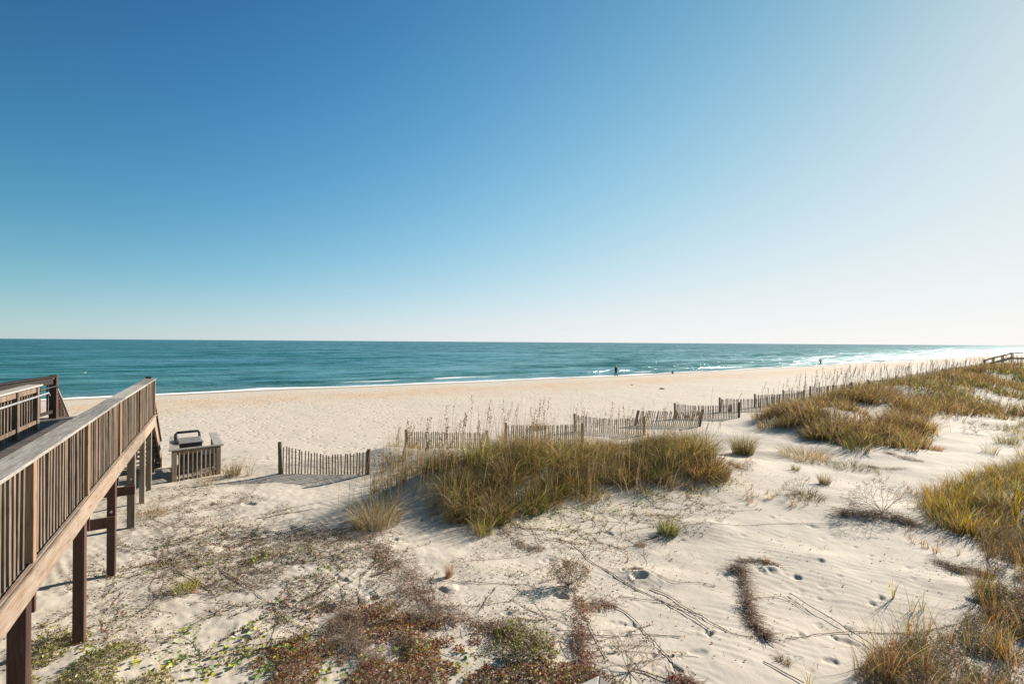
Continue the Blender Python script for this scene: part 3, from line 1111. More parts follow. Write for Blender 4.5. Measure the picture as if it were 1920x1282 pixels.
PAL = [OLIVE, STRAW, BROWN, GREEN, YELLOW]
# central bank
front = px((800, 955), (850, 985), (900, 990), (960, 980), (1050, 955), (1150, 942), (1250, 922), (1340, 912), (1375, 900))
cen = front + [(6.9, 16.6), (6.6, 18.0), (5.4, 18.4), (3.6, 17.6), (2.0, 18.0), (.3, 18.0), (-1.0, 16.6), (-2.0, 14.6)]
CLUMPS = [(-1.9, 13.9, .8), (-1.5, 13.0, .85), (-1.1, 12.2, .8), (-.6, 12.9, .95), (-.3, 12.0, .85), (-.9, 14.2, 1.05), (-.1, 13.7, 1.05), (-.2, 15.0, 1.1), (.5, 12.8, .8), (.6, 14.3, .95),
          (-.7, 15.8, .95), (.5, 15.6, 1.0), (1.2, 13.5, .8), (1.4, 14.9, .95), (1.3, 16.3, .95), (2.0, 14.1, .75), (2.2, 15.4, .85), (2.3, 16.8, .8), (2.9, 14.7, .7), (3.1, 15.9, .75), (3.7, 14.6, .6),
          (4.0, 15.7, .7), (3.3, 17.0, .55), (4.5, 16.5, .75), (4.6, 15.1, .7), (5.2, 15.9, .95), (5.3, 17.2, 1.0), (5.9, 16.4, 1.1), (6.0, 15.3, .75), (6.6, 16.9, 1.1), (6.4, 15.7, .9), (6.1, 17.7, .9), (4.9, 18.0, .6)]
lst = []
for (x, y, h) in CLUMPS:
    x += rng.normal(0, .1)
    y += rng.normal(0, .1)
    k = rng.normal(0, .45)
    w_ = [1.1 + 1.5 * k, 1.9 - .9 * k, 1.9 - 1.4 * k, .35 + .7 * k, .25]
    tt = list(tussock(x, y, 560, .36 + .14 * rng.random(), h * 1.02, PAL, np.maximum(w_, .1), .0105, rng.uniform(.8, 1.4)))
    tt[6] = tt[6] * rng.uniform(.7, 1.35) * np.array([rng.uniform(.92, 1.12), 1, rng.uniform(.85, 1.05)])
    lst.append(tuple(tt))
for (x, y) in scatter(cen, 120):
    k = rng.normal(0, .5)
    lst.append(tussock(x, y, 90, .25, rng.uniform(.3, .6), PAL, np.maximum([1.2 + k, 1.6 - k, 1.3 - k, .6 + k, .35], .1), .010, rng.uniform(.6, 1.5)))
n = 750
pp = scatter(cen, n)
lst.append((pp[:, 0], pp[:, 1], rng.uniform(1.0, 1.6, n), rng.uniform(0, 6.28, n), rng.uniform(.02, .22, n), rng.uniform(.007, .010, n), mixcols(n, [(.26, .15, .08), TAN, BROWN, STRAW], [1, .8, 1, .6])))
n = 900
pp = scatter(cen, n)
lst.append((pp[:, 0], pp[:, 1], rng.uniform(.6, 1.25, n), rng.uniform(0, 6.28, n), rng.uniform(.3, 1.3, n), rng.uniform(.007, .014, n), mixcols(n, [STRAW, TAN, (.48, .37, .20), BROWN, OLIVE], [1, 1, .7, .7, .5])))
V, F, K = grow('dune_grass', lst, segs=5, droop=.5)
tag(mk('dune_grass', V, F, M['grass'], cols=K), 'dense olive and straw dune grass bank in the middle of the picture', 'grass', kind='stuff')
# drooping bleached leaves over the middle bank and the bare stalk field on its left shoulder
P = px((690, 940), (760, 950), (800, 955), (830, 900), (860, 850), (740, 850), (700, 900))
pp = scatter(P, 420)
lst = [(pp[:, 0], pp[:, 1], rng.uniform(.45, 1.15, 420), rng.uniform(0, 6.28, 420), rng.uniform(.03, .25, 420), np.full(420, .009), mixcols(420, [STRAW, BROWN, OLIVE, GREYT], [1, 1, .6, .6]))]
pp = scatter(P, 55)
for (x, y) in pp:
    lst.append(tussock(x, y, 30, .11, .46, [OLIVE, STRAW, BROWN], [1.2, .8, 1], .009, .6))
for (u0, v0, u1, v1, n_) in [(1380, 930, 1515, 945, 34), (1230, 935, 1330, 925, 16), (1210, 965, 1270, 985, 12), (1090, 975, 1180, 965, 10), (1370, 880, 1420, 870, 14), (1640, 890, 1720, 930, 16), (1690, 1000, 1790, 1040, 14)]:
    for k in range(n_):
        f = rng.random()
        q_ = g1(u0 + (u1 - u0) * f + rng.normal(0, 8), v0 + (v1 - v0) * f + rng.normal(0, 8))
        lst.append(tussock(q_[0], q_[1], 9, .03, rng.uniform(.12, .34), [TAN, BROWN, STRAW, RUST], [1, 1, 1, .3], .008, .4))
V, F, K = grow('thin_grass', lst)
tag(mk('thin_grass', V, F, M['grass'], cols=K), 'thin scattered grass on the left shoulder and along the foot of the dune', 'grass', kind='stuff')

# right bank
front = px((1425, 802), (1470, 812), (1520, 822), (1560, 838), (1640, 848), (1690, 852), (1725, 838), (1790, 812), (1700, 800), (1740, 782), (1830, 782), (1925, 785), (1990, 790))
rb = front + [(46, 32), (90, 60), (125, 105), (102, 101), (75, 78.5), (50, 58), (33, 43.8), (24, 36.4), (18, 31.8), (14, 27.2)]
pts = scatter(rb, 5200)
dk = np.hypot(pts[:, 0], pts[:, 1])
keep = rng.random(len(pts)) < np.clip((27 / dk) ** 1.15, .1, 1)
lst = []
for (x, y) in pts[keep]:
    if float(vnoise(np.array([x / 2.6]), np.array([y / 1.9]), 87)[0]) < -.46:
        continue
    k = float(vnoise(np.array([x / 3.]), np.array([y / 3.]), 85)[0]) + (.3 if x > 27 else 0.)
    k2 = float(vnoise(np.array([x / 1.7]), np.array([y / 1.7]), 86)[0])
    d = math.hypot(x, y)
    w_ = np.maximum([1.2 + 1.7 * k, 1.4 - k, 2.2 - 1.9 * k, .3 + 1. * k, .15], .08)
    lst.append(tussock(x, y, 100 if d < 36 else 62, .45 if d < 36 else .8, .66 + .30 * k2 + .24 * rng.random(), PAL, w_, .008 + d * .00045, rng.uniform(.6, 1.1), 3))
n = 9000
pp = scatter(rb, n)
dk = np.hypot(pp[:, 0], pp[:, 1])
pp = pp[rng.random(n) < np.clip((27 / dk) ** 1.1, .1, 1)]
n = len(pp)
dk = np.hypot(pp[:, 0], pp[:, 1])
lst.append((pp[:, 0], pp[:, 1], rng.uniform(.7, 1.45, n), rng.uniform(0, 6.28, n), rng.uniform(.05, .55, n), .008 + .0003 * dk, mixcols(n, [STRAW, TAN, (.46, .36, .2), BROWN, (.22, .12, .07), OLIVE], [.8, .8, .5, 1, .8, .5])))
V, F, K = grow('dune_grass', lst)
tag(mk('dune_grass', V, F, M['grass'], cols=K), 'long brown and green dune grass bank along the right side', 'grass', kind='stuff')

# yellowing grass at the right edge
P = px((1735, 985), (1800, 1005), (1870, 1010), (1960, 1010), (2050, 990), (2080, 900), (1960, 868), (1860, 885), (1790, 905), (1730, 935))
pts = scatter(P, 120)
lst = []
for (x, y) in pts:
    k = float(vnoise(np.array([x / 1.1]), np.array([y / 1.1]), 90)[0])
    lst.append(tussock(x, y, 105, .30, .46 + .26 * rng.random(), [OLIVE, BROWN, GREYT, YELLOW, ORANGE], np.maximum([1.4, 1.3, .7, .5 + .6 * k, .3 + .5 * k], .1), .009, .7))
pts = scatter(P, 125)
for (x, y) in pts:      # golden upright spikes
    lst.append(tussock(x, y, 8, .03, .5 + .3 * rng.random(), [ORANGE, YELLOW, (.45, .33, .05)], [1.3, .8, .7], .014, .18))
V, F, K = grow('yellowing_grass', lst)
tag(mk('yellowing_grass', V, F, M['grass'], cols=K), 'yellow and orange autumn grass at the right edge', 'grass', kind='stuff')
P = px((1840, 860), (1870, 880), (1960, 870), (1960, 790), (1880, 800))
lst = [tussock(x, y, 60, .25, .6, [OLIVE, GREEN, STRAW, ORANGE], [1, 1, .7, .3], .009, .7) for (x, y) in scatter(P, 22)]
V, F, K = grow('green_grass', lst)
tag(mk('green_grass', V, F, M['grass'], cols=K), 'dark green grass behind the yellowing grass at the right edge', 'grass', kind='stuff')


# ------------------------------------------------------------------ low brush and creeper mats
def brush(P, area_n, hgt, pal, wts, tpal, leafsize=(.02, .045), twigs=.25, noise_seed=0, thr=-.2, up=.6, nscale=.55):
    """ground-hugging tangle: arching twigs with small leaves"""
    q = scatter(P, area_n)
    k = vnoise(q[:, 0] / nscale, q[:, 1] / nscale, noise_seed) + .5 * vnoise(q[:, 0] / .2, q[:, 1] / .2, noise_seed + 3)
    q = q[k > thr]
    k = k[k > thr]
    z0 = hbase(q[:, 0], q[:, 1])
    hh = hgt * np.clip(.25 + .8 * (k - thr), .1, 1.2)
    zz = z0 + hh * rng.beta(1.3, 1.6, len(q))
    pos = np.stack([q[:, 0], q[:, 1], zz], 1)
    ln = rng.uniform(leafsize[0], leafsize[1], len(q))
    # leaf colour in patches
    kk = vnoise(q[:, 0] / .8, q[:, 1] / .8, noise_seed + 9)
    cols = mixcols(len(q), pal, wts)
    parts = [leaves(pos, ln, cols, .7, .55)]
    nt_ = int(len(q) * twigs)
    idx = rng.choice(len(q), nt_)
    b = np.stack([q[idx, 0], q[idx, 1], z0[idx] - .01], 1)
    L1 = rng.uniform(.5, 1.3, nt_) * np.maximum(hh[idx], .06)
    a = rng.uniform(0, 6.28, nt_)
    m_ = b + np.stack([np.cos(a) * L1 * .5, np.sin(a) * L1 * .5, L1 * up], 1)
    a2 = a + rng.normal(0, .8, nt_)
    e_ = m_ + np.stack([np.cos(a2) * L1 * .6, np.sin(a2) * L1 * .6, L1 * rng.uniform(-.4, .7, nt_)], 1)
    tc = mixcols(nt_, tpal, [1] * len(tpal))
    parts.append(sticks(b, m_, np.full(nt_, .0024), tc))
    parts.append(sticks(m_, e_, np.full(nt_, .0017), tc))
    return join(parts)


LP = [MAROON, RUST, BROWN, OLIVE, YELLOW, TAN]
TP = [GREYT, (.40, .29, .20), (.30, .205, .15)]
P = px((430, 1290), (500, 1215), (560, 1195), (620, 1165), (720, 1140), (800, 1165), (880, 1180), (960, 1185), (1040, 1215), (1060, 1250), (1090, 1200), (1110, 1260), (1190, 1300), (1000, 1400), (700, 1420), (430, 1380))
parts = [brush(P, 25000, .17, LP, [1.5, 1.4, .6, 1.2, .8, 1.], TP, (.022, .052), .22, noise_seed=101, thr=-.38)]
parts.append(brush(px((600, 1200), (640, 1150), (740, 1130), (820, 1160), (800, 1220), (700, 1260)), 4200, .26, [TAN, BROWN, GREYT, OLIVE], [1, .6, .9, .4], TP, (.012, .028), 1.0, 111, -.4))
parts.append(brush(px((900, 1230), (960, 1170), (1040, 1200), (1050, 1250), (960, 1260)), 1300, .26, [OLIVE, GREEN, YELLOW, TAN], [1, .8, .6, .8], TP, (.022, .046), .4, 121, -.2))
V, F, K = join(parts)
tag(mk('low_brush', V, F, M['leaf'], cols=K), 'tangle of maroon and brown low brush along the bottom of the picture', 'brush', kind='stuff')

P = px((40, 1300), (70, 1200), (150, 1185), (230, 1200), (310, 1235), (330, 1300), (300, 1400), (0, 1400))
parts = [brush(P, 7000, .22, [OLIVE, YELLOW, STRAW, BROWN, GREEN], [1.1, 1.3, 1, .4, .8], TP, (.022, .052), .22, 131, -.2)]
V, F, K = join(parts)
tag(mk('low_brush', V, F, M['leaf'], cols=K), 'yellow green low brush around the nearest boardwalk posts', 'brush', kind='stuff')

P = px((1590, 1300), (1620, 1240), (1690, 1205), (1790, 1190), (1835, 1120), (1835, 1040), (1850, 985), (1960, 985), (1990, 1100), (2000, 1400), (1600, 1420))
parts = [brush(P, 27000, .28, [OLIVE, BROWN, TAN, MAROON, GREYT, YELLOW], [1.1, .7, 1.1, .4, .9, .45], TP, (.018, .042), .36, 141, -.22)]
q = scatter(P, 80)
t = [tussock(x, y, 26, .10, .55 + .3 * rng.random(), [OLIVE, STRAW, BROWN, ORANGE, RUST], [1, 1, 1, .3, .3], .006, .5) for x, y in q]
parts.append(grow('x', t))
V, F, K = join(parts)
tag(mk('low_brush', V, F, M['leaf'], cols=K), 'grey brown brush with grass stems filling the lower right corner', 'brush', kind='stuff')


def matband(pts_px, wpx, n, h, pal, wts, ls=(.02, .044), tw=.5):
    """creeper mat along a path on the ground"""
    n = int(n * .55)
    G = np.array(px(*pts_px))
    s = np.linspace(0, len(G) - 1, n) + rng.normal(0, .02, n)
    s = np.clip(s, 0, len(G) - 1.001)
    i = s.astype(int)
    f = (s - i)[:, None]
    c = G[i] * (1 - f) + G[i + 1] * f
    wv_ = wpx * c[:, 1] / FPX
    x = c[:, 0] + (rng.normal(0, .42, n) + .5 * vnoise(s * 2.3, s * 0, 151)) * wv_ * rng.choice([.7, 1., 1.6], n)
    y = c[:, 1] + (rng.normal(0, .42, n) + .5 * vnoise(s * 2.3, s * 0 + 7, 151)) * wv_ * rng.choice([.7, 1., 1.6], n)
    k = vnoise(x / .35, y / .35, 150)
    kp = k > -1.2
    x, y, k = x[kp], y[kp], k[kp]
    z0 = hbase(x, y)
    pos = np.stack([x, y, z0 + h * rng.uniform(.05, 1, len(x)) * (.4 + .6 * np.clip(k + .4, 0, 1))], 1)
    parts = [leaves(pos, rng.uniform(ls[0], ls[1], len(x)), mixcols(len(x), pal, wts), .4, .42)]
    m_ = int(len(x) * tw)
    a = rng.uniform(0, 6.28, m_)
    L1 = rng.uniform(.06, .26, m_)
    b = pos[rng.integers(0, len(pos), m_)]
    parts.append(sticks(b, b + np.stack([np.cos(a) * L1, np.sin(a) * L1, rng.normal(0, .02, m_)], 1), np.full(m_, .0025), mixcols(m_, TP, [1, 1, 1])))
    return join(parts)


def mat_thing(name, label, cat, *args, **kw):
    V, F, K = matband(*args, **kw)
    c = np.array([V[:, 0].mean(), V[:, 1].mean(), 0])
    c[2] = gz(c[0], c[1])
    o = mk(name, V - c, F, M['leaf'], cols=K)
    o.location = c
    return tag(o, label, cat)


DRY = [BROWN, RUST, TAN, MAROON, OLIVE]
mat_thing('creeper_mat', 'rust brown creeper mat running down from the shaded dune to the red brush', 'creeper', [(690, 985), (712, 1030), (730, 1065), (760, 1105), (800, 1140), (850, 1165), (900, 1180), (960, 1190)], 42, 5200, .10, DRY, [1, .9, .8, .6, .4])
mat_thing('creeper_mat', 'dry curled creeper mat shaped like a hook alone on bare sand', 'creeper', [(1372, 1072), (1392, 1066), (1396, 1095), (1402, 1130), (1408, 1150), (1416, 1172), (1428, 1190), (1440, 1200)], 9, 2000, .12, [BROWN, TAN, (.22, .13, .08)], [1, .8, 1], (.02, .045), 1.)
mat_thing('creeper_mat', 'thin creeper arch above the hook shaped mat', 'creeper', [(1385, 1056), (1410, 1051), (1435, 1054), (1460, 1066)], 9, 420, .06, [BROWN, TAN, OLIVE], [1, .8, .4], (.02, .04), .8)
mat_thing('creeper_mat', 'orange rust creeper patch under the round mixed bush', 'creeper', [(1082, 1122), (1095, 1140), (1120, 1138), (1140, 1134)], 20, 900, .08, [RUST, ORANGE, TAN, BROWN], [1, .35, .8, .6])
mat_thing('creeper_mat', 'maroon creeper patch climbing from the right end of the red brush', 'creeper', [(1090, 1150), (1092, 1190), (1085, 1225), (1095, 1260)], 22, 1500, .12, [MAROON, RUST, BROWN], [1, .8, .6])
mat_thing('creeper_mat', 'brown creeper tangle at the foot of the grass bank', 'creeper', [(940, 985), (970, 1015), (985, 1030), (1000, 1035)], 18, 700, .07, DRY, [1, .5, 1, .3, .6])
mat_thing('creeper_mat', 'dark low mat beneath the bare grey shrub', 'creeper', [(1572, 968), (1610, 965), (1650, 970), (1690, 978), (1725, 990)], 16, 2200, .14, [BROWN, OLIVE, (.12, .08, .05), GREEN], [1, .8, 1, .4], (.022, .046), .8)
mat_thing('creeper_mat', 'brown streak of dry plants on sand below the tip of the right bank', 'creeper', [(1662, 850), (1690, 858), (1730, 866)], 7, 700, .10, [BROWN, RUST, TAN], [1, .5, .6], (.02, .045))
mat_thing('creeper_mat', 'long thin dry streak on the sand left of the yellowing grass', 'creeper', [(1630, 876), (1665, 880), (1700, 880)], 5, 420, .07, [BROWN, TAN, OLIVE], [1, .6, .4], (.02, .04))
mat_thing('creeper_mat', 'dark twiggy creeper beside the hollow at the right edge of the sand', 'creeper', [(1762, 1055), (1790, 1070), (1820, 1072), (1850, 1085)], 16, 1500, .10, [BROWN, OLIVE, GREEN, TAN], [1, 1, .5, .5], (.014, .03), .6)
mat_thing('creeper_mat', 'small maroon creeper at the bottom edge right of the red brush', 'creeper', [(1255, 1272), (1280, 1276), (1305, 1285)], 14, 500, .08, [MAROON, RUST, BROWN], [1, .8, .6])
mat_thing('creeper_mat', 'rusty creeper fringe at the right tip of the grass bank', 'creeper', [(1368, 868), (1390, 880), (1415, 868)], 12, 700, .08, [RUST, TAN, BROWN, OLIVE], [.8, 1, .8, .5], (.025, .05))
mat_thing('creeper_mat', 'green yellow creeper patch among litter left of centre', 'creeper', [(455, 1060), (480, 1050), (505, 1040)], 14, 700, .07, [YELLOW, OLIVE, GREEN, BROWN], [1, 1, .7, .5], (.02, .045), .3)


def round_leaves(pts_px, spread, n, size, pal, wts):
    G = np.array(px(*pts_px))
    i = rng.integers(0, len(G), n)
    sp = spread * G[i, 1] / FPX
    x = G[i, 0] + rng.normal(0, 1, n) * sp
    y = G[i, 1] + rng.normal(0, 1, n) * sp
    z = hbase(x, y) + rng.uniform(.02, .10, n)
    s = rng.uniform(size[0], size[1], n)
    cols = mixcols(n, pal, wts)
    K6 = 6
    nrm = rng.normal(0, .5, (n, 3))
    nrm[:, 2] = 1
    nrm /= np.linalg.norm(nrm, axis=1)[:, None]
    a = np.cross(nrm, rng.normal(0, 1, (n, 3)))
    a /= np.linalg.norm(a, axis=1)[:, None]
    b = np.cross(nrm, a)
    c = np.stack([x, y, z], 1)
    V = np.empty((n, 6, 3))
    for k in range(6):
        t = 2 * math.pi * k / 6
        V[:, k] = c + (a * math.cos(t) + b * math.sin(t) * .85) * (s[:, None] * .5) + nrm * (s[:, None] * .1 * abs(math.sin(t)))
    base = (np.arange(n) * 6)[:, None]
    F = np.concatenate([base + np.array([[0, 1, 2, 3]]), base + np.array([[0, 3, 4, 5]])], 0)
    st = sticks(np.stack([x, y, z * 0 + hbase(x, y) - .01], 1), c, np.full(n, .002), np.tile(np.array(BROWN), (n, 1)))
    return join([(V.reshape(-1, 3), F, np.repeat(cols, 6, 0)), st])


YL = [(.30, .34, .05), (.17, .26, .05), (.5, .42, .06), (.10, .16, .04)]
V, F, K = join([
    round_leaves([(470, 1190), (420, 1225), (380, 1270), (440, 1250), (500, 1260), (545, 1230), (480, 1225), (350, 1195), (320, 1250), (250, 1240), (180, 1225), (560, 1205), (345, 1235)], 16, 260, (.035, .075), YL, [1, 1, .6, .6]),
    round_leaves([(620, 1270), (700, 1240), (760, 1230), (830, 1275), (880, 1240), (660, 1215), (740, 1275), (800, 1225)], 20, 120, (.03, .07), YL, [1, .6, .8, .4])])
tag(mk('broad_leaf_vine', V, F, M['leaf'], cols=K), 'broad round yellow green leaves scattered along the bottom left', 'vine', kind='stuff')
V, F, K = join([
    round_leaves([(960, 985), (1000, 970), (1040, 962), (1090, 958), (1140, 950), (1190, 945), (1240, 935), (1300, 925), (1350, 915), (1380, 905)], 14, 420, (.03, .06), YL, [1, 1, .5, .7]),
    round_leaves([(1010, 985), (1060, 985), (1100, 970), (1040, 1000), (1150, 960), (1080, 1000), (1220, 950)], 18, 160, (.03, .055), YL, [1, .8, .6, .7]),
    round_leaves([(590, 1075), (620, 1068), (640, 1045), (560, 1040), (480, 1050), (515, 1042), (540, 1120), (420, 1090), (380, 1060)], 12, 120, (.03, .055), YL, [1, 1, .4, .9])])
tag(mk('broad_leaf_vine', V, F, M['leaf'], cols=K), 'small round yellow green leaves along the foot of the grass bank', 'vine', kind='stuff')

# litter of dry stems and leaves on the trodden sand
parts = []
for (poly, n, hz) in [([(60, 1200), (140, 1060), (240, 1000), (330, 930), (480, 930), (640, 990), (760, 1000), (800, 1080), (720, 1150), (540, 1200), (420, 1230), (300, 1240)], 13000, .06),
                      ([(300, 1020), (480, 985), (680, 990), (760, 1060), (640, 1150), (420, 1160), (300, 1130)], 12000, .06),
                      ([(940, 990), (1120, 1000), (1330, 930), (1380, 960), (1250, 1060), (1100, 1150), (900, 1160), (840, 1060)], 4200, .045),
                      ([(230, 960), (300, 915), (500, 900), (440, 960), (330, 990), (250, 1000)], 3200, .06),
                      ([(1380, 880), (1700, 880), (1720, 1000), (1500, 960), (1400, 920)], 700, .04),
                      ([(1200, 1000), (1800, 1000), (1800, 1220), (1600, 1250), (1300, 1260), (1120, 1180)], 700, .025)]:
    P = px(*poly)
    q = scatter(P, n)
    k = fbm(q[:, 0] / .6, q[:, 1] / .5, 3, 160)
    q = q[k > -.16]
    z0 = hbase(q[:, 0], q[:, 1])
    m_ = len(q) // 2
    parts.append(leaves(np.stack([q[:m_, 0], q[:m_, 1], z0[:m_] + rng.uniform(.0, hz, m_)], 1), rng.uniform(.016, .05, m_), mixcols(m_, [BROWN, (.12, .08, .05), OLIVE, GREYT, RUST, GREEN], [1.2, 1., .9, .4, .4, .6]), .6, .55))
    b = np.stack([q[m_:, 0], q[m_:, 1], z0[m_:] - .004], 1)
    a = rng.normal(R(215), .8, len(b))
    L1 = rng.uniform(.03, .13, len(b))
    parts.append(sticks(b, b + np.stack([np.cos(a) * L1, np.sin(a) * L1, L1 * rng.uniform(.0, .7, len(b))], 1), rng.uniform(.0016, .0035, len(b)), mixcols(len(b), [(.16, .11, .075), BROWN, TAN], [1, 1, .4])))
# creeping runners with paired leaves, sprawling over the sand
def vines_field(poly, n, gl=.5, lsz=(.024, .052)):
    P = px(*poly)
    out = []
    LPs, LC, LS, S0_, S1_ = [], [], [], [], []
    for (x, y) in scatter(P, n):
        hd_ = rng.choice([R(150), R(-25), R(60), R(215)]) + rng.normal(0, .35)
        L1 = rng.uniform(.4, 1.9)
        m_ = int(L1 / .045)
        hs = hd_ + np.cumsum(rng.normal(0, .13, m_))
        xs = x + np.cumsum(np.cos(hs)) * .045
        ys = y + np.cumsum(np.sin(hs)) * .045
        zs = hbase(xs, ys) + .008
        pts_ = np.stack([xs, ys, zs], 1)
        S0_.append(pts_[:-1])
        S1_.append(pts_[1:])
        g_ = rng.random()
        pal = [OLIVE, GREEN, YELLOW, BROWN] if g_ < gl * .5 else ([BROWN, RUST, (.14, .07, .045), TAN] if g_ < .7 else [BROWN, OLIVE, (.12, .08, .05), TAN])
        den = np.clip(.5 + vnoise(np.arange(m_) * .16, np.full(m_, x * 3.), 171), 0, 1)
        for rep_ in range(3):
            kp = rng.random(m_) < den * .75
            q_ = pts_[kp] + np.stack([rng.normal(0, .03, kp.sum()), rng.normal(0, .03, kp.sum()), rng.uniform(.003, .036, kp.sum())], 1)
            LPs.append(q_)
            LC.append(mixcols(len(q_), pal, [1, 1, .6, .6], .3))
            LS.append(rng.uniform(lsz[0], lsz[1], len(q_)))
    S0_, S1_ = np.concatenate(S0_), np.concatenate(S1_)
    return [leaves(np.concatenate(LPs), np.concatenate(LS), np.concatenate(LC), .6, .62), sticks(S0_, S1_, np.full(len(S0_), .0036), mixcols(len(S0_), [(.13, .09, .06), BROWN], [1, .6]))]


vp = vines_field([(330, 1030), (480, 985), (690, 985), (780, 1060), (700, 1140), (500, 1190), (330, 1130)], 66, .85)
vp += vines_field([(80, 1190), (170, 1080), (280, 990), (400, 950), (460, 990), (380, 1100), (330, 1200), (200, 1210)], 44, .8)
vp += vines_field([(430, 1180), (560, 1120), (760, 1110), (880, 1160), (800, 1230), (500, 1240)], 52, .35)
vp += vines_field([(950, 985), (1100, 975), (1330, 925), (1370, 945), (1200, 1010), (1050, 1060), (960, 1030)], 85, .7, (.02, .042))
vp += vines_field([(1020, 1150), (1120, 1180), (1200, 1270), (1050, 1300), (980, 1220)], 36, .3)
V, F, K = join(vp)
tag(mk('creeping_vines', V, F, M['leaf'], cols=K), 'creeping leafy vines sprawling over the trodden sand between boardwalk and grass bank', 'vine', kind='stuff')
V, F, K = join(parts)
tag(mk('plant_litter', V, F, M['leaf'], cols=K), 'dry leaves and stems strewn over the trodden sand', 'litter', kind='stuff')


# ------------------------------------------------------------------ vine runners
def runner(label, pts_px, r=.006, leaf=60, pal=None, lift=.012):
    G = np.array(px(*pts_px))
    pts = []
    for i in range(len(G) - 1):
        n = max(3, int(np.linalg.norm(G[i + 1] - G[i]) / .09))
        for k in range(n):
            f = k / n
            pts.append(G[i] * (1 - f) + G[i + 1] * f)
    pts.append(G[-1])
    pts = np.array(pts)
    # soften the bends
    for _ in range(3):
        pts[1:-1] = (pts[:-2] + pts[1:-1] * 2 + pts[2:]) / 4
    pts[:, :2] += .018 * np.stack([vnoise(np.arange(len(pts)) * .45, np.zeros(len(pts)), int(G[0, 0] * 7) % 50), vnoise(np.arange(len(pts)) * .45, np.ones(len(pts)), int(G[0, 0] * 5) % 50)], 1)
    pts[:, 2] = hfull(pts[:, 0], pts[:, 1]) + lift + .012 * np.abs(vnoise(np.arange(len(pts)) * .3, np.zeros(len(pts)), 3))
    c = pts[0].copy()
    o = MB().tube([tuple(p - c) for p in pts], r, 5).build('vine_runner', M['bark'], None, tuple(c), bevel=0, smooth=True)
    tag(o, label, 'vine')
    if leaf:
        n = leaf
        i = rng.integers(0, len(pts), n)
        q = pts[i] - c + np.stack([rng.normal(0, .03, n), rng.normal(0, .03, n), rng.uniform(0, .035, n)], 1)
        V, F, K = leaves(q, rng.uniform(.015, .04, n), mixcols(n, pal or [BROWN, TAN, RUST, OLIVE], [1, .6, .5, .4]), .6, .55)
        mk('leaf', V, F, M['leaf'], o, K)['kind'] = 'stuff'
    return o


M['bark'] = plain('dry_vine_bark', (.11, .075, .05), .9)


def z33(*p):
    return [(1000 + a / 3.98, 960 + b / 3.98) for a, b in p]


def z8(*p):
    return [(1400 + a / 3.69, 1020 + b / 3.69) for a, b in p]


def z32(*p):
    return [(640 + a / 3.98, 960 + b / 3.98) for a, b in p]


runner('long vine running from the grass bank diagonally down to a small hole in the sand', z33((180, 200), (300, 240), (430, 370), (640, 500), (780, 575), (960, 665), (1120, 750), (1320, 890)), .007, 120)
runner('vine joining the foot of the hook shaped mat from the upper left', z33((880, 570), (1040, 640), (1130, 720), (1300, 800), (1480, 925), (1640, 940)), .006, 80)
runner('short vine meeting the long diagonal vine from the left', z33((640, 630), (800, 650), (960, 670), (1100, 720), (1250, 780)), .005, 50)
runner('vine curving from the orange patch down to the bottom edge', z33((570, 690), (700, 745), (780, 830), (880, 950), (1000, 1080), (1100, 1220)), .006, 60)
runner('straight vine crossing the sand level from the red brush', z33((130, 920), (400, 930), (650, 930), (850, 910), (1100, 935)), .005, 50)
runner('vine dropping from the round mixed bush to the red brush', z33((300, 600), (350, 760), (420, 830), (460, 930), (540, 1100)), .005, 70)
runner('thin level vine stretching right from the green tuft', z33((1130, 100), (1400, 92), (1831, 90), (2500, 98)), .004, 40)
runner('thick vine along the bottom edge right of the post corner', z33((740, 1180), (880, 1215), (1000, 1260), (1150, 1300)), .007, 30)
runner('thin looped vine left of the hook shaped mat', z33((850, 430), (960, 490), (1050, 530), (1270, 535), (1400, 565), (1290, 560), (1270, 540)), .004, 16)
runner('short vine with upright leaves right of the hook shaped mat', z8((50, 385), (240, 365), (330, 420), (440, 480)), .004, 50)
runner('long level vine from the foot of the hook shaped mat to the right brush', z8((260, 660), (420, 650), (560, 620), (800, 615), (1150, 615), (1300, 590), (1470, 560)), .0055, 60)
runner('taut bare stem crossing the sand diagonally into the lower right brush', z8((290, 350), (500, 480), (700, 610), (850, 710), (980, 810), (1080, 930)), .006, 0, lift=.04)
runner('short dark stem at the bottom edge right of centre', z8((120, 820), (250, 890), (390, 965)), .007, 0)
runner('level vine leading right from the rust brown creeper mat', z32((560, 510), (800, 520), (1100, 535), (1400, 545)), .005, 60)
runner('short vine pointing down towards the brush on the pale open sand', z32((1150, 570), (1080, 660), (1020, 760)), .005, 30)
runner('vine alongside the lower end of the rust brown creeper mat', z32((620, 640), (750, 780), (860, 860)), .007, 40)
runner('dark stem lying across litter below the short fence panel', [(325, 1070), (355, 1080), (380, 1097), (397, 1110)], .008, 10)
runner('dark stem lying beside the green yellow creeper patch', [(410, 1065), (440, 1085), (465, 1100)], .007, 10)
runner('thin straight twig lying below the shadow of the short fence panel', [(478, 974), (530, 965), (588, 955)], .008, 20)

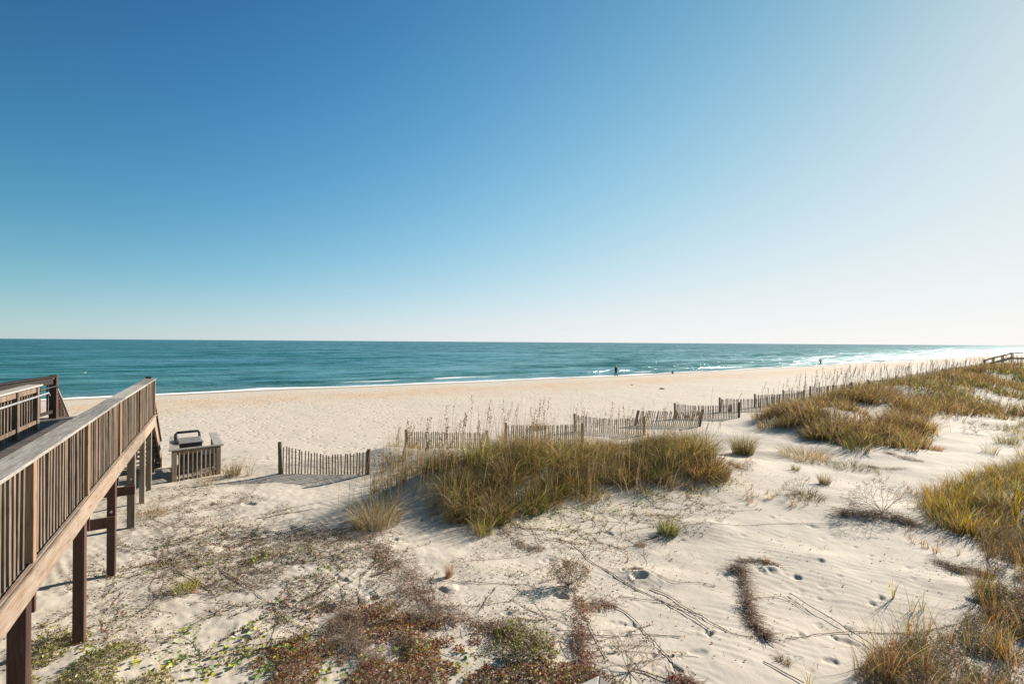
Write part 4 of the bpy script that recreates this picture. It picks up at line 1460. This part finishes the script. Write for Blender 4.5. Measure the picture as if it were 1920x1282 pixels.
# ------------------------------------------------------------------ single tufts
tuft_thing('grass_tussock', 'lone round dark tussock between the two grass banks', 'grass', 1393, 850, 62, 40, 620, [OLIVE, BROWN, STRAW, GREEN], [1, .9, .7, .6], .8, core=.55)
tuft_thing('grass_tussock', 'low wide brown tussock left of the tip of the right bank', 'grass', 1508, 858, 110, 26, 620, [BROWN, STRAW, GREYT, OLIVE], [1, .8, .6, .4], .6, core=.75)
tuft_thing('grass_tussock', 'low sprawling green tussock beside the low brown tussock', 'grass', 1592, 876, 100, 16, 420, [OLIVE, GREEN, STRAW], [1, .6, .5], .7, core=.75)
tuft_thing('grass_tussock', 'small brown tussock alone on the far right sand', 'grass', 1752, 843, 46, 14, 200, [BROWN, STRAW, RUST], [1, .6, .3], .8, core=.5)
tuft_thing('grass_tussock', 'tiny spiky tussock below the low brown tussock', 'grass', 1492, 882, 34, 16, 90, [BROWN, STRAW, OLIVE], [1, .6, .6], .8)
tuft_thing('grass_tussock', 'pale dry tussock behind the left end of the bare shrub', 'grass', 1546, 908, 46, 26, 200, [TAN, STRAW, OLIVE], [1, .7, .6], .7)
tuft_thing('grass_tussock', 'dark sprawling tussock left of the bare grey shrub', 'grass', 1515, 932, 84, 20, 330, [BROWN, OLIVE, (.1, .07, .04)], [1, .6, .8], .9, core=.6)
tuft_thing('grass_tussock', 'bright green tuft on bare sand in front of the grass bank', 'grass', 1253, 1000, 66, 36, 330, [GREEN, OLIVE, STRAW, YELLOW], [1, 1, .3, .3], .8, core=.5)
tuft_thing('grass_tussock', 'tiny rusty tuft below the bright green tuft', 'grass', 1200, 1024, 26, 12, 120, [RUST, TAN, BROWN], [.6, 1, 1], .8, core=.6)
tuft_thing('grass_tussock', 'tiny spiky brown tuft above the hook shaped mat', 'grass', 1438, 1055, 22, 16, 46, [TAN, RUST, BROWN], [1, .4, 1], .9)
tuft_thing('grass_tussock', 'small dark tuft in a hollow near the bottom right', 'grass', 1469, 1240, 34, 14, 120, [BROWN, (.1, .07, .05), OLIVE], [1, 1, .4], .9, core=.6)
tuft_thing('grass_tussock', 'grey green tussock on the shaded left foot of the dune', 'grass', 706, 982, 150, 64, 800, [OLIVE, GREYT, BROWN, STRAW], [1, 1, .7, .5], .7, core=.55)
tuft_thing('grass_tussock', 'dry tussock on the beach between two fence panels', 'grass', 1008, 805, 56, 20, 220, [STRAW, OLIVE, BROWN], [1, .7, .5], .7, core=.6)
tuft_thing('grass_tussock', 'dry golden tussock right of the railing pen', 'grass', 436, 893, 52, 36, 230, [STRAW, TAN, BROWN], [1, 1, .6], .6, core=.5)
tuft_thing('grass_tussock', 'leaning golden sprig left of the short fence panel', 'grass', 468, 892, 40, 44, 36, [STRAW, TAN], [1, 1], .6)
tuft_thing('grass_tussock', 'golden dry sprigs in front of the railing pen', 'grass', 388, 908, 56, 40, 60, [STRAW, TAN, ORANGE], [1, 1, .2], .6, core=.7)
tuft_thing('grass_tussock', 'reddish feathery sprig on open sand beside the creeper mat', 'grass', 842, 1083, 30, 32, 90, [RUST, TAN, (.4, .22, .13)], [.6, 1, .8], .5)
tuft_thing('grass_tussock', 'golden grass at the foot of the second boardwalk posts', 'grass', 285, 965, 60, 22, 160, [STRAW, ORANGE, TAN], [1, .2, 1], .7, core=.7)
tuft_thing('grass_tussock', 'small tuft on the sandy crest left of the second fence panel', 'grass', 733, 846, 26, 18, 70, [STRAW, BROWN], [1, .6], .6, core=.6)
tuft_thing('grass_tussock', 'yellow green herb clump beside the nearest litter strewn sand', 'grass', 350, 1110, 60, 34, 130, [YELLOW, STRAW, OLIVE], [1, .8, .6], .5, core=.6)
tuft_thing('grass_tussock', 'thin dry grass at the left foot of the grass bank', 'grass', 905, 1000, 70, 44, 180, [STRAW, YELLOW, OLIVE], [1, .7, .6], .6, core=.5)
for (u, v, lab) in [(1675, 1122, 'leftmost of the thin green sprigs on bare sand'), (1710, 1147, 'middle thin green sprig standing on bare sand'),
                    (1730, 1145, 'right thin green sprig beside the middle one'), (1740, 1184, 'thin green sprig on the level vine by the right brush'),
                    (1702, 1190, 'looping thin sprig at the near end of the sand on the right'), (1517, 1284, 'thin green sprig cut by the bottom edge')]:
    tuft_thing('grass_sprig', lab, 'grass', u, v, 40, 48, 9, [OLIVE, YELLOW, STRAW], [1, .7, .8], .5, .009, core=.12)


# bushes with twigs
def bush_thing(name, label, u, v, wpx, hpx, n_leaf, pal, wts, twigs, spread=1.0, leafsize=(.014, .03), bare=False, depth=.6):
    p = g1(u, v)
    s = p[1] / FPX
    rad, hh = wpx * s / 2, hpx * s
    P0, P1, RR = [], [], []
    tips = []
    st = [(np.zeros(3), np.array([rng.normal(0, .75), rng.normal(0, .75 * depth), .8]), hh * .40, .007, 0) for _ in range(twigs)]
    while st:
        b, d, L1, r_, lv = st.pop()
        d = d / np.linalg.norm(d)
        e_ = b + d * L1 * rng.uniform(.7, 1.2) * np.array([rad / hh if lv > 0 else 1, rad / hh * depth if lv > 0 else 1, 1])
        e_[2] = max(e_[2], .01)
        P0.append(b)
        P1.append(e_)
        RR.append(r_)
        if lv < (5 if bare else 4):
            for _ in range(rng.integers(2, 4)):
                st.append((e_, d + rng.normal(0, .55, 3) * spread, L1 * .62, r_ * .66, lv + 1))
        else:
            tips.append(e_)
    tips = np.array(tips)
    P0, P1, RR = np.array(P0), np.array(P1), np.array(RR)
    root = thing(name, label, 'shrub', p)
    V, F, K = sticks(P0, P1, np.maximum(RR, p[1] * .00016), mixcols(len(P0), TP, [1, 1, .8]))
    mk('branch', V, F, M['twig'], root, K)
    if n_leaf:
        q = tips[rng.integers(0, len(tips), n_leaf)] + rng.normal(0, .04, (n_leaf, 3))
        q[:, 2] = np.maximum(q[:, 2], .02)
        V, F, K = leaves(q, rng.uniform(leafsize[0], leafsize[1], n_leaf), mixcols(n_leaf, pal, wts), .7, .5)
        mk('foliage', V, F, M['leaf'], root, K)
    return root


bush_thing('bare_shrub', 'leafless grey twiggy shrub on bare sand left of the yellowing grass', 1655, 962, 190, 66, 900, [GREYT, TAN, BROWN], [1, .8, .6], 11, 1.0, (.01, .02), bare=True)
bush_thing('low_bush', 'round mixed green and brown bush on open sand above the orange patch', 1066, 1098, 110, 56, 1500, [OLIVE, BROWN, TAN, MAROON, YELLOW], [1, 1, .8, .5, .3], 16, 1.2, (.018, .04))
bush_thing('low_bush', 'leafy olive bush at the right end of the red brush', 1000, 1232, 120, 58, 420, [OLIVE, GREEN, YELLOW, TAN], [1, .7, .5, .5], 8, 1., (.02, .045))
bush_thing('low_bush', 'wispy red brown bush beside the deck corner at the bottom', 1180, 1262, 120, 70, 700, [TAN, RUST, BROWN], [1, .5, .8], 8, 1., (.01, .02))
bush_thing('low_bush', 'thin dry bush on the dune left of the bare shrub', 1500, 925, 80, 46, 350, [GREYT, TAN, OLIVE], [1, .8, .4], 6, 1., (.012, .022))
bush_thing('low_bush', 'wiry brown bush at the right edge of the open sand', 1850, 1050, 120, 90, 900, [BROWN, OLIVE, RUST], [1, .8, .4], 8, 1., (.012, .026))
bush_thing('low_bush', 'greyish dry bush in front of the right bank by the bare sand', 1830, 812, 90, 26, 500, [GREYT, STRAW, OLIVE], [1, .8, .6], 8, 1., (.02, .04))


# ------------------------------------------------------------------ sea oats
def oats(p_list, h, seedhead=.42, lod=1.):
    """tall stalks with drooping seed heads"""
    n = len(p_list)
    q = np.array(p_list)
    z0 = hbase(q[:, 0], q[:, 1]) - .02
    hh = h * rng.uniform(.7, 1.15, n)
    a = rng.normal(R(75), .9, n)
    ln = rng.uniform(.02, .22, n)
    parts, heads = [], []
    pos = np.stack([q[:, 0], q[:, 1], z0], 1)
    segs = 5
    T = np.linspace(0, 1, segs + 1)
    d = np.stack([np.sin(a), np.cos(a), 0 * a], 1)

    def at(t):
        p = pos + d * (ln * hh * t ** 2)[:, None]
        p[:, 2] += hh * (t - .3 * ln * t ** 3)
        return p
    cols = mixcols(n, [STRAW, TAN, BROWN], [1, 1, .5])
    wd = np.maximum(.0055, q[:, 1] * .00030) * lod
    for i in range(segs):
        parts.append(sticks(at(T[i]), at(T[i + 1]), wd * (1 - .45 * T[i]), cols))
    has = np.where(rng.random(n) < seedhead)[0]
    hv = []
    if len(has):
        m_ = 16
        for k in range(m_):
            t = .76 + .24 * k / m_
            p = at(t)[has]
            off = rng.normal(0, .016, p.shape)
            off[:, :2] += d[has, :2] * rng.uniform(0, .05, (len(has), 1))
            hv.append(leaves(p + off, rng.uniform(.05, .09, len(has)) * lod, mixcols(len(has), [TAN, BROWN, (.16, .105, .06)], [.7, 1, 1.]), 1.4, .38))
    return join(parts), (join(hv) if hv else None)


def oat_clump(label, u, v, n, spread, h=1.15, world=None):
    p = np.array(world) if world is not None else g1(u, v)
    q = np.stack([p[0] + rng.normal(0, spread, n), p[1] + rng.normal(0, spread * .6, n)], 1)
    (V, F, K), hd = oats(q, h)
    c = np.array([p[0], p[1], gz(p[0], p[1])])
    root = thing('sea_oats', label, 'sea oats', c, 0, 'sea oats clumps on the middle bank')
    mk('stalk', V - c, F, M['twig'], root, K)['kind'] = 'stuff'
    if hd:
        mk('seed_head', hd[0] - c, hd[1], M['leaf'], root, hd[2])['kind'] = 'stuff'


oat_clump('sea oats clump farthest left, on the lower shaded shoulder', 715, 945, 22, .40, 1.5)
oat_clump('sea oats clump with two dark seed heads at the left end of the buried fence', 778, 905, 26, .42, 1.7)
oat_clump('sea oats clump in front of the middle of the buried fence panel', 838, 885, 26, .45, 1.7)
oat_clump('tallest sea oats clump rising over the left of the grass bank', 0, 0, 36, .6, 2.0, (-.6, 16.2))
oat_clump('sea oats clump behind the tall left part of the grass bank', 0, 0, 28, .6, 1.9, (1.1, 17.2))
oat_clump('sea oats clump in front of the fence panel behind the dip', 0, 0, 26, .6, 1.75, (3.3, 18.6))
oat_clump('sea oats clump right of the dip, below the leaning fence panel', 0, 0, 28, .65, 1.7, (5.0, 19.0))
oat_clump('sea oats clump at the right end of the grass bank', 0, 0, 34, .7, 1.8, (6.8, 18.8))
# sea oats along the right bank: a haze of stalks
q = []
for k in range(560):
    f = rng.random() ** 1.5
    b = np.array([15.5, 29.0]) * (1 - f) + np.array([92, 88]) * f
    q.append(b + rng.normal(0, 1.6 + 3 * f, 2) + np.array([1.5, -1.5]))
(V, F, K), hd = oats(q, 2.0, .55, .95)
V, F, K = join([(V, F, K), hd])
tag(mk('sea_oats', V, F, M['twig'], cols=K), 'haze of thin sea oats stalks along the far fence line', 'sea oats', kind='stuff')
P = px((1850, 1000), (1960, 1000), (1990, 1300), (1850, 1300))
(V, F, K), hd = oats(scatter(P, 26), 1.05, .3)
V, F, K = join([(V, F, K), hd])
tag(mk('sea_oats', V, F, M['twig'], cols=K), 'thin stalks rising from the lower right brush', 'sea oats', kind='stuff')


# ------------------------------------------------------------------ people, dog, gull
def skin_obj(name, verts, edges, radii, mat, parent, sub=2):
    me = bpy.data.meshes.new(name)
    me.from_pydata(verts, edges, [])
    me.materials.append(mat)
    o = bpy.data.objects.new(name, me)
    C.objects.link(o)
    o.parent = parent
    md = o.modifiers.new('skin', 'SKIN')
    md.use_smooth_shade = True
    for i, r_ in enumerate(radii):
        sv = me.skin_vertices[0].data[i]
        rr2 = r_ if isinstance(r_, tuple) else (r_, r_)
        sv.radius = rr2
        sv.use_root = (i == 0)
    sb = o.modifiers.new('sub', 'SUBSURF')
    sb.levels = sub
    sb.render_levels = sub
    return o


def person(label, loc, rz, top, legs_m, stride=.2, scale=1., coat=.0):
    root = thing('person', label, 'person', loc, rz)
    s = stride
    vb = [(0, 0, .95), (0, .0, 1.15), (0, .01, 1.38), (0, .02, 1.50), (0, .03, 1.60), (0, .03, 1.72),
          (-.10, 0, .90), (-.10, s * .55, .50), (-.10, s * .3, .09), (-.10, s * .3 + .17, .04),
          (.10, 0, .90), (.10, -s * .2, .50), (.10, -s, .10), (.10, -s + .16, .04),
          (-.19, .01, 1.40), (-.25, -.04, 1.14), (-.24, .06, .90), (-.24, .09, .80),
          (.19, .01, 1.40), (.25, .0, 1.14), (.24, .10, .91), (.24, .12, .81)]
    eb = [(0, 1), (1, 2), (2, 3), (3, 4), (4, 5), (0, 6), (6, 7), (7, 8), (8, 9), (0, 10), (10, 11), (11, 12), (12, 13), (2, 14), (14, 15), (15, 16), (16, 17), (2, 18), (18, 19), (19, 20), (20, 21)]
    rb_ = [(.15, .11), (.14, .10), (.17, .11), .055, .085, .085, .085, .058, .04, .03, .085, .058, .04, .03, .055, .043, .033, .03, .055, .043, .033, .03]
    body = skin_obj('body', vb, eb, rb_, M['skin'], root)
    sk = lambda idx, add: ([vb[i] for i in idx], [rb_[i] for i in idx])
    jv = [vb[i] for i in (0, 1, 2, 14, 15, 16, 18, 19, 20)]
    jv[0] = (0, 0, .86 - coat)
    skin_obj('jacket', jv, [(0, 1), (1, 2), (2, 3), (3, 4), (4, 5), (2, 6), (6, 7), (7, 8)], [(.19, .14), (.19, .14), (.20, .14), .075, .062, .05, .075, .062, .05], top, root)
    tv = [vb[i] for i in (0, 6, 7, 8, 10, 11, 12)]
    skin_obj('trousers', tv, [(0, 1), (1, 2), (2, 3), (0, 4), (4, 5), (5, 6)], [(.16, .12), .10, .078, .062, .10, .078, .062], legs_m, root)
    skin_obj('hair', [(0, .0, 1.66), (0, -.01, 1.75)], [(0, 1)], [.098, .075], M['hair'], root)
    for sx_ in (-.035, .035):
        MB().box(sx_ - .008, sx_ + .008, .112, .122, 1.655, 1.668).build('eye', M['hair'], root, bevel=0)
    MB().box(-.009, .009, .11, .128, 1.615, 1.65).build('nose', M['skin'], root, bevel=.003)
    root.scale = (scale,) * 3
    return root


def beachpoint(u, v):
    return tuple(g1(u, v))


bp1 = beachpoint(1155, 706.2)
person('person in a long dark jacket walking along the water edge', bp1, R(35), M['cloth_dark'], M['cloth_navy'], .22, 1.1, .18)
bp2 = beachpoint(1538, 684.6)
person('distant person in dark reddish clothes standing near the water', bp2, R(-60), M['cloth_red'], M['cloth_dark'], .08, .95)
bp3 = beachpoint(1261, 702)
dg = thing('dog', 'small dark dog standing at the water edge right of the walker', 'dog', bp3, R(62))
vd = [(-.25, 0, .46), (.02, 0, .45), (.27, 0, .48), (.40, 0, .60), (.52, 0, .63), (.63, 0, .60),
      (-.27, -.07, .33), (-.24, -.07, .24), (-.33, -.07, .15), (-.31, -.07, .03), (-.27, .07, .33), (-.22, .07, .24), (-.29, .07, .15), (-.27, .07, .03),
      (.26, -.07, .30), (.27, -.07, .17), (.28, -.07, .03), (.24, .07, .30), (.21, .07, .17), (.23, .07, .03), (-.40, 0, .56), (-.50, 0, .66)]
ed_ = [(0, 1), (1, 2), (2, 3), (3, 4), (4, 5), (0, 6), (6, 7), (7, 8), (8, 9), (0, 10), (10, 11), (11, 12), (12, 13), (2, 14), (14, 15), (15, 16), (2, 17), (17, 18), (18, 19), (0, 20), (20, 21)]
skin_obj('body', vd, ed_, [.10, .095, .125, .08, .075, .04, .075, .045, .03, .03, .075, .045, .03, .03, .055, .035, .03, .055, .035, .03, .03, .02], M['fur'], dg)
for s_ in (-1, 1):
    skin_obj('ear', [(.49, .05 * s_, .69), (.47, .075 * s_, .63)], [(0, 1)], [.025, .02], M['fur'], dg, 1)

gl_ = np.array([-39.5, 44.5])
gp = (-.8847 * 74, 74, .32)
gu = thing('seagull', 'white gull resting on the sea beyond the left railing', 'gull', gp, R(20))
skin_obj('body', [(-.22, 0, .08), (0, 0, .08), (.16, 0, .14), (.22, 0, .24), (.29, 0, .25)], [(0, 1), (1, 2), (2, 3), (3, 4)], [.05, .13, .10, .06, .045], M['feather'], gu)
for s_ in (-1, 1):
    MB().beam((-.34, .09 * s_, .12), (.10, .13 * s_, .15), .03, .11).build('wing', M['feather'], gu, bevel=.01)
MB().tube([(.31, 0, .25), (.38, 0, .235)], [.018, .006], 6).build('beak', M['fpost'], gu, bevel=0)


def lump(label, u, v, wpx, hpx):
    p = g1(u, v)
    s = p[1] / FPX
    bm = bmesh.new()
    bmesh.ops.create_icosphere(bm, subdivisions=3, radius=1)
    for vv in bm.verts:
        n_ = .35 * float(fbm(np.array([vv.co.x * 1.7 + u]), np.array([vv.co.y * 1.7 + vv.co.z]), 3, 5)[0])
        vv.co = vv.co * (1 + n_)
        vv.co.x *= wpx * s / 2
        vv.co.y *= wpx * s / 3
        vv.co.z *= hpx * s * .7
    me = bpy.data.meshes.new('seaweed_lump')
    bm.to_mesh(me)
    bm.free()
    me.materials.append(M['rock'])
    o = bpy.data.objects.new('seaweed_lump', me)
    C.objects.link(o)
    o.location = p
    tag(o, label, 'seaweed')


lump('dark flat seaweed lump on the open beach below the dog', 1241, 729.5, 9, 3)
lump('tiny dark seaweed lump on the beach below the walker', 1185, 722.5, 3, 2)

# ------------------------------------------------------------------ far beach stairs
fp = np.array([113.5, 116.0])
fz = gz(*fp)
va = math.atan2(.60, .80)
fs = thing('beach_stairs', 'distant wooden beach stairs and walkway at the right edge', 'stairs', (fp[0], fp[1], fz), 0)
ax = np.array([.80, -.60])
per = np.array([.60, .80]) * 1.6
topz = 2.9
run = 4.7
for i, o_ in enumerate((np.zeros(2), per)):  # stringers, rails and posts use paler wood to paint in haze and glare
    b = lambda s_, z_: (ax[0] * s_ + o_[0], ax[1] * s_ + o_[1], z_)
    MB().beam(b(0, -.1), b(run, 1.75), .12, .4).build('stair_stringer', M['oldpost'], fs)
    MB().beam(b(-.2, .95), b(run, topz), .14, .22).build('stair_rail', M['fpost'], fs)
    MB().beam(b(run, topz), b(run + 16, topz + .05), .14, .22).build('walk_rail', M['fpost'], fs)
    MB().beam(b(run, 1.62), b(run + 16, 1.62), .12, .34).build('walk_beam', M['oldpost'], fs)
    for s_ in (0, 1.5, 3.1, 4.7, 8.0, 10.8, 13.2, 15.6):
        tz = .95 + (topz - .95) * min(1, (s_ + .2) / (run + .2))
        px_, py_ = fp[0] + ax[0] * s_ + o_[0], fp[1] + ax[1] * s_ + o_[1]
        MB().beam(b(s_, gz(px_, py_) - fz - .5), b(s_, tz), .15, .15, up=(1, 0, 0)).build('post', M['oldpost'], fs)
dk_ = MB()
dk_.beam((ax[0] * run + per[0] / 2, ax[1] * run + per[1] / 2, 1.82), (ax[0] * (run + 16) + per[0] / 2, ax[1] * (run + 16) + per[1] / 2, 1.82), 1.9, .05)
dk_.build('walk_deck', M['deck'], fs)
for k in range(10):
    s_ = (k + .5) / 10 * run
    c_ = (ax[0] * s_, ax[1] * s_, .18 + (k + .5) / 10 * 1.6)
    MB().beam(c_, (c_[0] + per[0], c_[1] + per[1], c_[2]), .3, .05).build('stair_tread', M['deck'], fs)

# ------------------------------------------------------------------ corner of the viewing deck's railing
cz = CAMZ - 1.1
yc = 1.1 * FPX / (1264 - 642.6)
cp = Vector(((1128 - 960) / FPX * yc, yc, 0))
dr = thing('deck_railing', 'mitred pale corner of a deck railing cap at the bottom edge', 'railing', (cp.x, cp.y, 0))
nR, nD = -Rv, -Dv


def cappiece(d1, d2):
    w_ = .14
    c0 = Vector((0, 0, 0))
    inner = (d1 + d2) * w_
    a = [c0 + d1 * .0, inner, d1 * 1.5 + d2 * w_, d1 * 1.5]
    v = [(q.x, q.y, cz - .038) for q in a] + [(q.x, q.y, cz) for q in a]
    m = MB()
    m.add(v, [(0, 1, 2, 3), (7, 6, 5, 4), (0, 4, 5, 1), (1, 5, 6, 2), (2, 6, 7, 3), (3, 7, 4, 0)])
    return m


cappiece(nR, nD).build('cap_rail', M['pale'] if 'pale' in M else M['cap'], dr, bevel=.004)
cappiece(nD, nR).build('cap_rail', M['cap'], dr, bevel=.004)
ctr = (nR + nD) * .07
MB().box(ctr.x - .045, ctr.x + .045, ctr.y - .045, ctr.y + .045, 0.6, cz - .04).build('corner_post', M['rail'], dr)
for d1, d2 in ((nR, nD), (nD, nR)):
    for k in range(1, 11):
        q = d1 * (.07 + .125 * k) + d2 * .07
        MB().box(q.x - .018, q.x + .018, q.y - .018, q.y + .018, cz - 1.0, cz - .04).build('baluster', M['rail'], dr, bevel=0)
    a, b = d1 * .12 + d2 * .07, d1 * 1.5 + d2 * .07
    MB().beam((a.x, a.y, cz - 1.03), (b.x, b.y, cz - 1.03), .05, .10).build('bottom_rail', M['rail'], dr)
